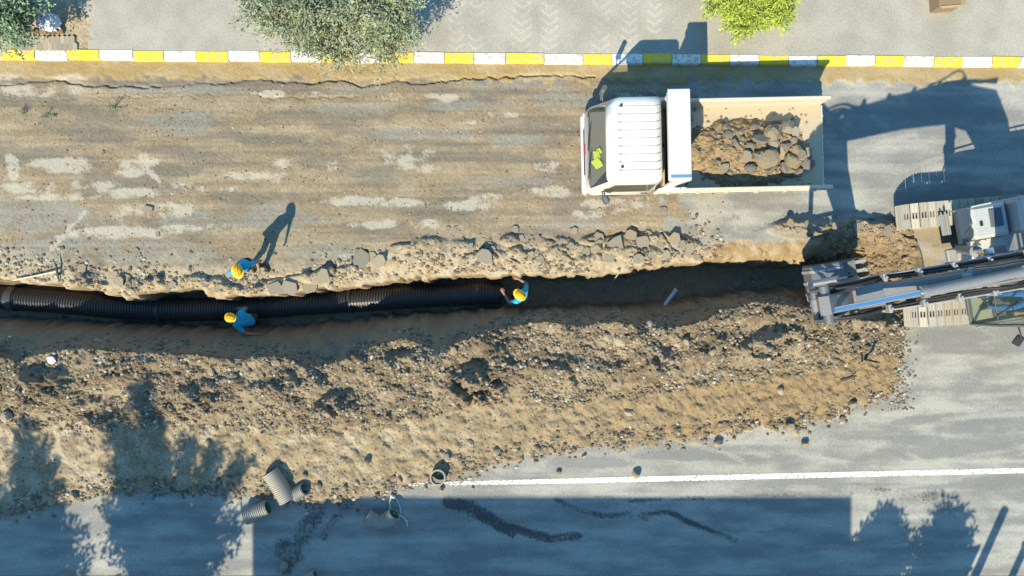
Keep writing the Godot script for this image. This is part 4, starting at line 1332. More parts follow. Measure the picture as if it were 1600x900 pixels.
	for i in prof.size() - 1:
		var a: Vector2 = prof[i]; var b: Vector2 = prof[i + 1]
		var mid := (a + b) / 2.0
		bk.box(Vector3(mid.x, mid.y, 0), Vector3((b - a).length() + 0.012, 0.035, 1.08), 0.006, Basis(Vector3(0, 0, 1), (b - a).angle()))
	for s: float in [-1.0, 1.0]:
		var poly := PackedVector2Array()
		for p: Vector2 in prof: poly.append(p)
		poly.append(Vector2(-3.05, 0.44)); poly.append(Vector2(-3.62, 1.25))
		bk.prism(poly, s * 0.545 - 0.018, s * 0.545 + 0.018)
		bk.prism(PackedVector2Array([Vector2(-3.9, 1.40), Vector2(-4.25, 1.36), Vector2(-4.12, 1.66), Vector2(-3.72, 1.46), Vector2(-3.62, 1.2)]), s * 0.22 - 0.02, s * 0.22 + 0.02)
	bk.bar(Vector3(-3.70, 1.30, -0.28), Vector3(-3.70, 1.30, 0.28), 0.06, 0.06, 12)
	var bucket := obj("bucket", bk, M.bucket, t)
	bucket.position = Vector3(0.34, -0.30, 0)
	var ws := MB.new()
	for i in prof.size() - 2:
		var a: Vector2 = prof[i]; var b: Vector2 = prof[i + 1]
		var nn := Vector2(-(b - a).y, (b - a).x).normalized() * -0.026
		for k in 4: ws.box(Vector3((a.x + b.x) / 2 + nn.x, (a.y + b.y) / 2 + nn.y, -0.42 + k * 0.28), Vector3((b - a).length(), 0.03, 0.07), 0.008, Basis(Vector3(0, 0, 1), (b - a).angle()))
	obj("wear_strip", ws, M.worn, bucket)
	for k in 5:
		var th := MB.new()
		var z := -0.44 + 0.22 * k
		th.prism(PackedVector2Array([Vector2(-3.16, 0.30), Vector2(-2.86, 0.44), Vector2(-3.10, 0.42)]), z - 0.04, z + 0.04)
		obj("tooth", th, M.worn, bucket)
	var lk := MB.new()
	for s: float in [-1.0, 1.0]:
		lk.tube([Vector3(-4.85, 2.05, s * 0.22), Vector3(-3.94, 1.58, s * 0.22)], 0.05, 8)
		lk.tube([Vector3(-4.85, 2.05, s * 0.2), Vector3(-4.0, 2.1, s * 0.2)], 0.045, 8)
	obj("bucket_link", lk, M.worn, t).position = Vector3(0.14, -0.32, 0)
	# cab: frame, glass, seat, levers
	var z0 := 0.46; var z1 := 1.40
	var cb := MB.new()
	for z: float in [z0, z1]:
		cb.tube([Vector3(-0.86, 1.16, z), Vector3(-0.80, 2.0, z), Vector3(-0.52, 2.86, z), Vector3(-0.30, 2.95, z), Vector3(0.8, 2.93, z), Vector3(0.92, 2.7, z), Vector3(0.92, 1.2, z)], 0.035, 8)
		cb.tube([Vector3(0.25, 1.2, z), Vector3(0.25, 2.93, z)], 0.03, 8)
		cb.box(Vector3(0.03, 1.17, z), Vector3(1.8, 0.14, 0.04), 0.01)
	for p: Array in [[-0.86, 1.16], [-0.80, 2.0], [-0.46, 2.90], [0.92, 1.3]]:
		cb.tube([Vector3(p[0], p[1], z0), Vector3(p[0], p[1], z1)], 0.012 if p[1] == 2.0 else 0.03, 8)
	cb.box(Vector3(0.03, 1.165, (z0 + z1) / 2), Vector3(1.78, 0.05, z1 - z0))
	var cab := obj("cab", cb, mat(Color(0.10, 0.11, 0.11), 0.5), t)
	var rf := MB.new()
	rf.box(Vector3(0.22, 2.97, (z0 + z1) / 2), Vector3(1.28, 0.07, z1 - z0 - 0.02), 0.03)
	obj("cab_roof", rf, M.paintgrey, t)
	var fg := MB.new()
	var zz0 := z0 + 0.03; var zz1 := z1 - 0.03
	fg.quad(Vector3(-0.86, 1.20, zz0), Vector3(-0.86, 1.20, zz1), Vector3(-0.80, 1.98, zz1), Vector3(-0.80, 1.98, zz0))
	obj("lower_windscreen", fg, M.greenglass, t)
	var ug := MB.new()
	ug.quad(Vector3(-0.795, 2.03, zz0), Vector3(-0.795, 2.03, zz1), Vector3(-0.53, 2.84, zz1), Vector3(-0.53, 2.84, zz0))
	obj("windscreen", ug, M.greenglass, t)
	for z: float in [z0 + 0.001, z1 - 0.001]:
		var sg := MB.new()
		sg.quad(Vector3(-0.82, 1.26, z), Vector3(0.22, 1.26, z), Vector3(0.22, 2.88, z), Vector3(-0.50, 2.86, z))
		obj("side_window", sg, M.greenglass, t)
	var wpm := MB.new()
	wpm.tube([Vector3(-0.84, 1.98, 1.2), Vector3(-0.72, 2.3, 1.0), Vector3(-0.66, 2.5, 0.9)], 0.012, 6)
	obj("wiper", wpm, M.black, t)
	var stt := MB.new()
	stt.box(Vector3(0.14, 1.52, 0.93), Vector3(0.5, 0.14, 0.5), 0.05)
	stt.box(Vector3(0.44, 1.95, 0.93), Vector3(0.14, 0.8, 0.48), 0.05, Basis(Vector3(0, 0, 1), -0.12))
	stt.box(Vector3(0.20, 1.33, 0.93), Vector3(0.3, 0.26, 0.3), 0.03)
	obj("seat", stt, M.seat, t)
	for z: float in [0.62, 1.24]:
		var lv := MB.new()
		lv.box(Vector3(0.0, 1.55, z), Vector3(0.5, 0.16, 0.12), 0.03)
		lv.tube([Vector3(-0.2, 1.6, z), Vector3(-0.25, 1.74, z)], 0.014, 6)
		lv.box(Vector3(-0.255, 1.78, z), Vector3(0.05, 0.10, 0.05), 0.018)
		obj("control_lever", lv, M.black, t)
	for z: float in [0.84, 1.02]:
		var pd := MB.new()
		pd.tube([Vector3(-0.45, 1.19, z), Vector3(-0.48, 1.55, z), Vector3(-0.40, 1.7, z)], 0.016, 6)
		pd.box(Vector3(-0.46, 1.25, z), Vector3(0.2, 0.02, 0.11), 0.006, Basis(Vector3(0, 0, 1), 0.4))
		obj("pedal", pd, M.black, t)
	var mt := MB.new()
	mt.box(Vector3(-0.58, 1.20, 0.93), Vector3(0.44, 0.012, 0.8), 0.003)
	obj("floor_mat", mt, mat(Color(0.30, 0.32, 0.22), 0.9), t)
	var mi := MB.new()
	mi.tube([Vector3(-0.6, 2.3, 1.42), Vector3(-0.62, 2.36, 1.62), Vector3(-0.60, 2.28, 1.72)], 0.016, 6)
	mi.box(Vector3(-0.58, 2.20, 1.76), Vector3(0.24, 0.05, 0.19), 0.02, Basis.from_euler(Vector3(0.0, 0.9, 0.2)))
	obj("mirror", mi, M.black, t)
	var sr := MB.new()
	sr.tube([Vector3(-0.84, 1.3, 1.47), Vector3(0.2, 1.34, 1.47), Vector3(0.9, 1.36, 1.46)], 0.02, 6)
	obj("grab_rail", sr, M.worn, t)

# ------------------------------------------------------------------ people
# tapered capsules joined by a smooth minimum and meshed as surface nets
class Field:
	var o: Vector3
	var s: float
	var nx: int
	var ny: int
	var nz: int
	var f := PackedFloat32Array()
	var raw := PackedFloat32Array()
	var id := PackedByteArray()
	func _init(a: Vector3, b: Vector3, cell: float) -> void:
		o = a; s = cell
		nx = int((b.x - a.x) / s) + 2; ny = int((b.y - a.y) / s) + 2; nz = int((b.z - a.z) / s) + 2
		f.resize(nx * ny * nz); f.fill(1.0)
		raw.resize(f.size()); raw.fill(1.0)
		id.resize(f.size())
	func cap(a: Vector3, b: Vector3, ra: float, rb: float, col: int, k := 0.03, sq := Vector3.ONE) -> void:
		var pad := maxf(ra, rb) / minf(sq.x, minf(sq.y, sq.z)) + k + s * 2.0
		var lo := Vector3(minf(a.x, b.x), minf(a.y, b.y), minf(a.z, b.z)) - Vector3(pad, pad, pad) - o
		var hi := Vector3(maxf(a.x, b.x), maxf(a.y, b.y), maxf(a.z, b.z)) + Vector3(pad, pad, pad) - o
		var ab := (b - a) * sq
		var l2 := maxf(ab.length_squared(), 1e-9)
		for z in range(maxi(0, int(lo.z / s)), mini(nz - 1, int(hi.z / s)) + 1):
			for y in range(maxi(0, int(lo.y / s)), mini(ny - 1, int(hi.y / s)) + 1):
				for x in range(maxi(0, int(lo.x / s)), mini(nx - 1, int(hi.x / s)) + 1):
					var p := (o + Vector3(x, y, z) * s - a) * sq
					var t := clampf(p.dot(ab) / l2, 0.0, 1.0)
					var d := (p - ab * t).length() - lerpf(ra, rb, t)
					var q := (z * ny + y) * nx + x
					if d < raw[q]: raw[q] = d; id[q] = col
					var g := f[q]
					var h := maxf(k - absf(d - g), 0.0) / k
					f[q] = minf(d, g) - h * h * k * 0.25
	func build(mb: MB, cols: Array) -> void:
		var vid := PackedInt32Array(); vid.resize(f.size()); vid.fill(-1)
		var vs := PackedVector3Array(); var ci := PackedByteArray()
		for z in nz - 1:
			for y in ny - 1:
				for x in nx - 1:
					var q := (z * ny + y) * nx + x
					var cnt := 0
					var f0 := f[q]
					var m := 0
					var fs := [f0, f[q + 1], f[q + nx], f[q + nx + 1], f[q + nx * ny], f[q + nx * ny + 1], f[q + nx * ny + nx], f[q + nx * ny + nx + 1]]
					for e in 8:
						if fs[e] < 0.0: m += 1
					if m == 0 or m == 8: continue
					var acc := Vector3.ZERO
					for e: Array in [[0, 1], [2, 3], [4, 5], [6, 7], [0, 2], [1, 3], [4, 6], [5, 7], [0, 4], [1, 5], [2, 6], [3, 7]]:
						var va: float = fs[e[0]]; var vb: float = fs[e[1]]
						if (va < 0.0) != (vb < 0.0):
							var t := va / (va - vb)
							var pa := Vector3(e[0] & 1, (e[0] >> 1) & 1, (e[0] >> 2) & 1)
							var pb := Vector3(e[1] & 1, (e[1] >> 1) & 1, (e[1] >> 2) & 1)
							acc += pa.lerp(pb, t); cnt += 1
					vid[q] = vs.size()
					vs.append(o + (Vector3(x, y, z) + acc / cnt) * s)
					ci.append(id[q])
		var ns := PackedVector3Array(); ns.resize(vs.size())
		var quads := []
		var sx := 1; var sy := nx; var sz := nx * ny
		for z in range(1, nz - 1):
			for y in range(1, ny - 1):
				for x in range(1, nx - 1):
					var q := z * sz + y * sy + x
					var a := f[q] < 0.0
					if vid[q] < 0 and not a and f[q] > s * 3.0: continue
					if a != (f[q + sx] < 0.0): quads.append([vid[q], vid[q - sy], vid[q - sy - sz], vid[q - sz], a])
					if a != (f[q + sy] < 0.0): quads.append([vid[q], vid[q - sz], vid[q - sz - sx], vid[q - sx], a])
					if a != (f[q + sz] < 0.0): quads.append([vid[q], vid[q - sx], vid[q - sx - sy], vid[q - sy], a])
		for e: Array in quads:
			if e[0] < 0 or e[1] < 0 or e[2] < 0 or e[3] < 0: continue
			var n := (vs[e[1]] - vs[e[0]]).cross(vs[e[2]] - vs[e[0]])
			if not e[4]: n = -n
			for i in 4: ns[e[i]] += n
		for e: Array in quads:
			if e[0] < 0 or e[1] < 0 or e[2] < 0 or e[3] < 0: continue
			var r: Array = [e[0], e[1], e[2], e[3]] if e[4] else [e[0], e[3], e[2], e[1]]
			mb.col = cols[ci[r[0]]]
			mb.quadn(vs[r[0]], vs[r[1]], vs[r[2]], vs[r[3]], ns[r[0]], ns[r[1]], ns[r[2]], ns[r[3]])

# colours: 0 skin 1 shirt 2 trousers 3 boots 4 hair 5 glove/dark 6 lips
func add_hand(mb: MB, at: Vector3, toward: Vector3, palm: Vector3, side: float, curl: float, cols: Array) -> void:
	# built in its own fine grid: x across the palm, y along the fingers, z out of the palm
	var F := Field.new(Vector3(-0.075, -0.05, -0.05), Vector3(0.075, 0.21, 0.10), 0.005)
	F.cap(Vector3(0, -0.04, 0), Vector3(0, 0.01, 0), 0.026, 0.028, 0, 0.02, Vector3(1, 1, 1.25))
	for k in 4:
		F.cap(Vector3(0, 0.0, 0), Vector3(-0.030 + 0.020 * k, 0.085, 0), 0.022, 0.012, 0, 0.012)
	var lens := [0.072, 0.084, 0.078, 0.060]
	for k in 4:
		var L: float = lens[k]
		var p := Vector3(-0.031 + 0.0205 * k, 0.085, 0)
		var a := curl * 0.5
		var d := Vector3((k - 1.5) * 0.05, cos(a), sin(a)).normalized()
		var p1 := p + d * L * 0.46
		F.cap(p, p1, 0.0095, 0.009, 0, 0.006)
		a += curl
		var p2 := p1 + Vector3((k - 1.5) * 0.03, cos(a), sin(a)).normalized() * L * 0.32
		F.cap(p1, p2, 0.009, 0.0082, 0, 0.006)
		a += curl * 0.8
		F.cap(p2, p2 + Vector3(0, cos(a), sin(a)) * L * 0.25, 0.0082, 0.0072, 0, 0.006)
	F.cap(Vector3(-0.015, 0.015, 0.004), Vector3(-0.048, 0.055, 0.020), 0.016, 0.011, 0, 0.012)
	F.cap(Vector3(-0.048, 0.055, 0.020), Vector3(-0.052, 0.098, 0.034), 0.011, 0.009, 0, 0.006)
	var y := toward.normalized()
	var z := (palm - y * palm.dot(y)).normalized()
	var x := y.cross(z) * side
	var old := mb.xf
	mb.xf = mb.xf * Transform3D(Basis(x, y, z), at)
	if side < 0.0:
		# mirrored hand: build, then flip the winding of what was added
		var n0 := mb.v.size()
		F.build(mb, cols)
		for i in range(n0, mb.v.size(), 3):
			var tv := mb.v[i + 1]; mb.v[i + 1] = mb.v[i + 2]; mb.v[i + 2] = tv
			var tn := mb.n[i + 1]; mb.n[i + 1] = mb.n[i + 2]; mb.n[i + 2] = tn
	else:
		F.build(mb, cols)
	mb.xf = old

func person(called_label: String, at: Vector3, yaw: float, P: Dictionary) -> Node3D:
	# local axes: forward +z, up +y, the person's left +x
	var t := thing("person", at, yaw, called_label, "person", P.get("group", ""))
	var cols: Array = [Color(0.36, 0.20, 0.13), P.shirt, P.trousers, Color(0.05, 0.04, 0.035), Color(0.02, 0.016, 0.014), Color(0.04, 0.04, 0.045), Color(0.28, 0.10, 0.08)]
	var hip: Vector3 = P.hip
	var lean: float = P.lean; var side: float = P.get("side", 0.0)
	var up := Vector3(sin(side), cos(lean) * cos(side), sin(lean)).normalized()
	var chest := hip + up * 0.40
	var neck := hip + up * 0.53
	var headup := up.lerp(Vector3.UP, P.get("look", 0.4)).normalized()
	var fwd := Vector3(0, 0, 1)
	var right := up.cross(fwd).normalized()   # toward the person's left
	fwd = right.cross(up).normalized()
	var F := Field.new(P.lo, P.hi, 0.016)
	# pelvis, belly, chest
	F.cap(hip - right * 0.075, hip + right * 0.075, 0.125, 0.125, 2, 0.05)
	F.cap(hip + up * 0.06, hip + up * 0.22, 0.135, 0.135, 1, 0.06)
	F.cap(hip + up * 0.20 - right * 0.06, chest - right * 0.085, 0.115, 0.12, 1, 0.06)
	F.cap(hip + up * 0.20 + right * 0.06, chest + right * 0.085, 0.115, 0.12, 1, 0.06)
	F.cap(chest + up * 0.055 - right * 0.15, chest + up * 0.055 + right * 0.15, 0.075, 0.075, 1, 0.05)
	F.cap(chest + up * 0.06, neck + up * 0.02, 0.07, 0.055, 1, 0.04)
	F.cap(neck, neck + headup * 0.10, 0.054, 0.054, 0, 0.02)
	for s: float in [1.0, -1.0]:
		var k := "l" if s > 0 else "r"
		var sho := chest + up * 0.05 + right * 0.185 * s
		var el: Vector3 = P["elbow_" + k]; var ha: Vector3 = P["hand_" + k]
		var m := sho.lerp(el, 0.62)
		F.cap(sho, m, 0.064, 0.060, 1, 0.03)
		F.cap(m, el, 0.047, 0.042, 0, 0.012)
		F.cap(el, ha, 0.042, 0.027, 0, 0.015)
		var kn: Vector3 = P["knee_" + k]; var an: Vector3 = P["foot_" + k]
		F.cap(hip + right * 0.095 * s - up * 0.02, kn, 0.098, 0.066, 2, 0.04)
		F.cap(kn, kn.lerp(an, 0.4), 0.064, 0.066, 2, 0.03)
		F.cap(kn.lerp(an, 0.4), an, 0.064, 0.050, 2, 0.03)
		F.cap(an + Vector3(0, -0.03, -0.03), an + Vector3(0.02 * s, -0.045, 0.17), 0.050, 0.042, 3, 0.02)
	var mb := MB.new()
	F.build(mb, cols)
	for s: float in [1.0, -1.0]:
		var k := "l" if s > 0 else "r"
		var el: Vector3 = P["elbow_" + k]; var ha: Vector3 = P["hand_" + k]
		add_hand(mb, ha, ha - el, P.get("palm_" + k, Vector3(-s, -0.4, 0.2)), s, P.get("curl", 0.55), cols)
	# head with its own grid
	var H := Field.new(Vector3(-0.11, -0.03, -0.13), Vector3(0.11, 0.27, 0.15), 0.008)
	H.cap(Vector3(0, 0.15, -0.012), Vector3(0, 0.15, 0.012), 0.098, 0.092, 0, 0.03, Vector3(1.22, 1, 1))
	H.cap(Vector3(0, 0.165, -0.03), Vector3(0, 0.14, -0.045), 0.090, 0.080, 4, 0.02, Vector3(1.15, 1, 1))
	H.cap(Vector3(0, 0.06, 0.02), Vector3(0, 0.035, 0.052), 0.058, 0.040, 0, 0.04)
	H.cap(Vector3(0, 0.125, 0.092), Vector3(0, 0.092, 0.110), 0.010, 0.017, 0, 0.014)
	H.cap(Vector3(-0.028, 0.062, 0.083), Vector3(0.028, 0.062, 0.083), 0.009, 0.009, 6, 0.006)
	for s: float in [-1.0, 1.0]:
		H.cap(Vector3(s * 0.078, 0.135, -0.01), Vector3(s * 0.084, 0.095, 0.0), 0.016, 0.011, 0, 0.008)
		H.cap(Vector3(s * 0.018, 0.152, 0.089), Vector3(s * 0.05, 0.150, 0.078), 0.008, 0.008, 4, 0.006)
		H.cap(Vector3(s * 0.031, 0.128, 0.086), Vector3(s * 0.036, 0.128, 0.085), 0.009, 0.009, 5, 0.004)
	H.cap(Vector3(0, -0.02, -0.01), Vector3(0, 0.05, 0.0), 0.052, 0.05, 0, 0.03)
	var hy := headup
	var turn: float = P.get("turn", 0.0)
	var hf := (fwd - hy * fwd.dot(hy)).normalized().rotated(hy, turn)
	var hb := Basis(hy.cross(hf).normalized(), hy, hf)
	mb.xf = Transform3D(hb, neck + headup * 0.06)
	H.build(mb, cols)
	mb.xf = Transform3D.IDENTITY
	obj("body", mb, M.cloth, t)
	if P.get("helmet", true):
		var hm := MB.new()
		hm.xf = Transform3D(hb, neck + headup * 0.06)
		var la := 9; var lo := 28
		var prof := func(i: int, j: int) -> Vector3:
			var ph := TAU * j / lo
			if i <= la:
				var th := (PI / 2) * i / la
				var ridge := 1.0 + (0.04 if absf(sin(ph)) > 0.93 or absf(cos(ph)) < 0.12 else 0.0) * sin(th)
				return Vector3(sin(th) * cos(ph) * 0.112, 0.158 + cos(th) * 0.115 * ridge, sin(th) * sin(ph) * 0.138 - 0.004)
			var peak := maxf(0.0, sin(ph))
			var w := 0.016 + 0.05 * pow(peak, 1.5)
			return Vector3(cos(ph) * (0.112 + w * 0.8), 0.150 - 0.014 * peak, sin(ph) * (0.138 + w) - 0.004)
		for i in la + 1:
			for j in lo:
				hm.quad(prof.call(i, j), prof.call(i, (j + 1) % lo), prof.call(i + 1, (j + 1) % lo), prof.call(i + 1, j))
		for k: float in [-0.03, 0.0, 0.03]:
			var pts := []
			for q in 9:
				var th := lerpf(-1.15, 1.15, q / 8.0)
				pts.append(Vector3(k, 0.162 + cos(th) * 0.116, sin(th) * 0.136 - 0.004))
			hm.tube(pts, 0.007, 6)
		hm.xf = Transform3D.IDENTITY
		obj("helmet", hm, M.helmet, t)
	return t

func build_people() -> void:
	var shirt := Color(0.03, 0.40, 0.62)
	var trous := Color(0.035, 0.04, 0.055)
	var lo := Vector3(-0.75, -0.03, -0.75); var hi := Vector3(0.75, 1.75, 0.95)
	# standing on the rim, leaning over to look in
	var x := gx(404); var z := gz(416)
	person("worker in blue shirt and yellow helmet standing on the rim above the trench", Vector3(x, hgt(x, z), z), deg_to_rad(28), {"shirt": shirt, "trousers": trous, "hip": Vector3(0, 0.90, -0.02), "lean": 0.30, "side": 0.04, "look": 0.25, "turn": -0.3,
		"elbow_l": Vector3(0.33, 1.02, 0.10), "hand_l": Vector3(0.24, 0.86, 0.26), "elbow_r": Vector3(-0.36, 1.05, 0.02), "hand_r": Vector3(-0.20, 0.90, 0.14),
		"knee_l": Vector3(0.12, 0.50, 0.06), "knee_r": Vector3(-0.11, 0.49, 0.02), "foot_l": Vector3(0.15, 0.09, 0.06), "foot_r": Vector3(-0.13, 0.09, -0.10), "lo": lo, "hi": hi, "group": "workers at the trench"})
	# in the trench beside the pipe, bent towards the west, one arm back
	var p2 := site(398, 498, -1.0)
	person("worker in blue shirt and yellow helmet in the trench beside the black pipe", Vector3(p2.x, hgt(p2.x, p2.z), p2.z), deg_to_rad(-112), {"shirt": shirt, "trousers": trous, "hip": Vector3(0, 0.93, -0.08), "lean": 0.42, "look": 0.35, "turn": 0.2,
		"elbow_l": Vector3(0.32, 1.12, -0.14), "hand_l": Vector3(0.24, 1.06, -0.42), "elbow_r": Vector3(-0.27, 1.0, 0.14), "hand_r": Vector3(-0.18, 0.86, 0.34), "palm_l": Vector3(-0.3, -1, 0),
		"knee_l": Vector3(0.12, 0.52, 0.10), "knee_r": Vector3(-0.12, 0.52, 0.0), "foot_l": Vector3(0.14, 0.09, 0.08), "foot_r": Vector3(-0.13, 0.09, -0.18), "lo": lo, "hi": hi, "group": "workers at the trench"})
	# at the open pipe end, hands out
	var p3 := site(815, 463, -0.6)
	person("worker in blue shirt and yellow helmet at the open end of the black pipe", Vector3(p3.x, hgt(p3.x, p3.z), p3.z), deg_to_rad(-128), {"shirt": shirt, "trousers": trous, "hip": Vector3(0, 0.94, -0.04), "lean": 0.14, "look": 0.3,
		"elbow_l": Vector3(0.32, 1.12, 0.16), "hand_l": Vector3(0.22, 1.10, 0.42), "elbow_r": Vector3(-0.34, 1.14, 0.10), "hand_r": Vector3(-0.30, 1.12, 0.36), "palm_l": Vector3(-0.3, -1, 0), "palm_r": Vector3(0.3, -1, 0),
		"knee_l": Vector3(0.11, 0.50, 0.05), "knee_r": Vector3(-0.12, 0.50, 0.02), "foot_l": Vector3(0.13, 0.09, 0.0), "foot_r": Vector3(-0.14, 0.09, -0.06), "lo": lo, "hi": hi, "group": "workers at the trench"})
	# operator in the cab
	var ex: Node3D = get_node("excavator")
	var op := person("operator in blue work clothes seated in the excavator cab", Vector3.ZERO, 0.0, {"shirt": Color(0.02, 0.12, 0.42), "trousers": Color(0.025, 0.15, 0.50), "hip": Vector3(0, 0.52, 0.0), "lean": -0.10, "look": 0.6, "helmet": false,
		"elbow_l": Vector3(0.30, 0.72, 0.10), "hand_l": Vector3(0.30, 0.66, 0.36), "elbow_r": Vector3(-0.30, 0.72, 0.10), "hand_r": Vector3(-0.30, 0.66, 0.36), "palm_l": Vector3(0, -1, 0), "palm_r": Vector3(0, -1, 0),
		"knee_l": Vector3(0.16, 0.56, 0.44), "knee_r": Vector3(-0.16, 0.56, 0.44), "foot_l": Vector3(0.12, 0.09, 0.62), "foot_r": Vector3(-0.12, 0.09, 0.62), "lo": Vector3(-0.6, -0.03, -0.4), "hi": Vector3(0.6, 1.3, 0.95)})
	op.transform = ex.transform * Transform3D(Basis(Vector3.UP, -PI / 2), Vector3(0.17, 1.21, 0.93))

# ------------------------------------------------------------------ vegetation
func leaf(vs: PackedVector3Array, ns: PackedVector3Array, cs: PackedColorArray, p: Vector3, d: Vector3, L: float, W: float, c: Color) -> void:
	var s := d.cross(Vector3(rng.randf_range(-0.6, 0.6), 1.0, rng.randf_range(-0.6, 0.6))).normalized() * W * 0.5
	var n := d.cross(s).normalized()
	if n.y < 0.0:
		n = -n; s = -s
	var a := p; var b := p + d * L * 0.5 + s; var e := p + d * L; var f := p + d * L * 0.5 - s
	for q: Vector3 in [a, b, e, a, e, f]:
		vs.append(q); ns.append(n); cs.append(c)

func leaf_mesh(vs: PackedVector3Array, ns: PackedVector3Array, cs: PackedColorArray) -> ArrayMesh:
	var arr := []
	arr.resize(Mesh.ARRAY_MAX)
	arr[Mesh.ARRAY_VERTEX] = vs; arr[Mesh.ARRAY_NORMAL] = ns; arr[Mesh.ARRAY_COLOR] = cs
	var m := ArrayMesh.new()
	m.add_surface_from_arrays(Mesh.PRIMITIVE_TRIANGLES, arr)
	return m

# tree: trunk base, limb tips (local), twigs per limb with leaves; leaf look
func tree(called: String, base: Vector3, label: String, fork: Vector3, tips: Array, opt: Dictionary) -> Node3D:
	var t := thing(called, base, 0.0, label, opt.get("category", "tree"), opt.get("group", ""))
	var wood := MB.new()
	var r0: float = opt.get("trunk", 0.14)
	wood.tube(smooth_path([Vector3(0, -0.05, 0), fork * 0.5 + Vector3(0.05, 0, 0.04), fork], 0.3), r0, 9)
	obj("trunk", wood, M.bark, t)
	var limbs := MB.new()
	var vs := PackedVector3Array(); var ns := PackedVector3Array(); var cs := PackedColorArray()
	var twig_len: float = opt.get("twig", 0.45)
	for e: Array in tips:
		var tip: Vector3 = e[0]
		var twigs: int = e[1]
		var spread: float = e[2]
		var mid: Vector3 = fork.lerp(tip, 0.5) + Vector3(rng.randf_range(-0.15, 0.15), opt.get("arch", 0.25), rng.randf_range(-0.15, 0.15))
		var path := smooth_path([fork, mid, tip], 0.12)
		var rad := []
		for i in path.size(): rad.append(lerpf(r0 * 0.55, 0.012, float(i) / (path.size() - 1)))
		limbs.tube(path, rad, 6)
		var from: float = opt.get("from", 0.3)
		for k in twigs:
			var f := lerpf(from, 1.0, pow(rng.randf(), 0.7))
			var p: Vector3 = path[mini(int(f * (path.size() - 1)), path.size() - 1)]
			var dir: Vector3 = Vector3(rng.randfn(), rng.randfn() * 0.8 + opt.get("rise", 0.1), rng.randfn()).normalized()
			var L: float = twig_len * rng.randf_range(0.5, 1.2)
			var q := p + dir * spread * rng.randf_range(0.2, 1.0)
			var end: Vector3 = q + (dir + Vector3(0, opt.get("droop", -0.25), 0)).normalized() * L
			if k % 3 == 0: limbs.tube([p, q, end], [0.008, 0.006, 0.003], 4, false)
			var clump := rng.randf()
			for w in int(opt.get("leaves", 16)):
				var ff := rng.randf()
				var lp: Vector3 = q.lerp(end, ff) + Vector3(rng.randfn(), rng.randfn(), rng.randfn()) * opt.get("fuzz", 0.04)
				var ld: Vector3 = (dir + Vector3(rng.randfn(), rng.randfn() * 0.7 + 0.15, rng.randfn()) * 0.8).normalized()
				var cc: Color = (opt.c0 as Color).lerp(opt.c1, clampf(clump * 0.7 + rng.randf() * 0.5, 0.0, 1.0))
				if rng.randf() < opt.get("dry", 0.0): cc = Color(0.20, 0.15, 0.09)
				leaf(vs, ns, cs, lp, ld, opt.leaf_l * rng.randf_range(0.6, 1.2), opt.leaf_w * rng.randf_range(0.7, 1.2), cc)
	obj("limbs", limbs, M.bark, t)
	put("crown", leaf_mesh(vs, ns, cs), M.leaf, t)
	return t

func blob_tips(c: Vector3, r: Vector3, n: int, twigs: int, spread: float) -> Array:
	var out := []
	for k in n:
		var d := Vector3(rng.randfn(), rng.randfn(), rng.randfn()).normalized()
		out.append([c + d * r * pow(rng.randf(), 0.4), twigs, spread])
	return out

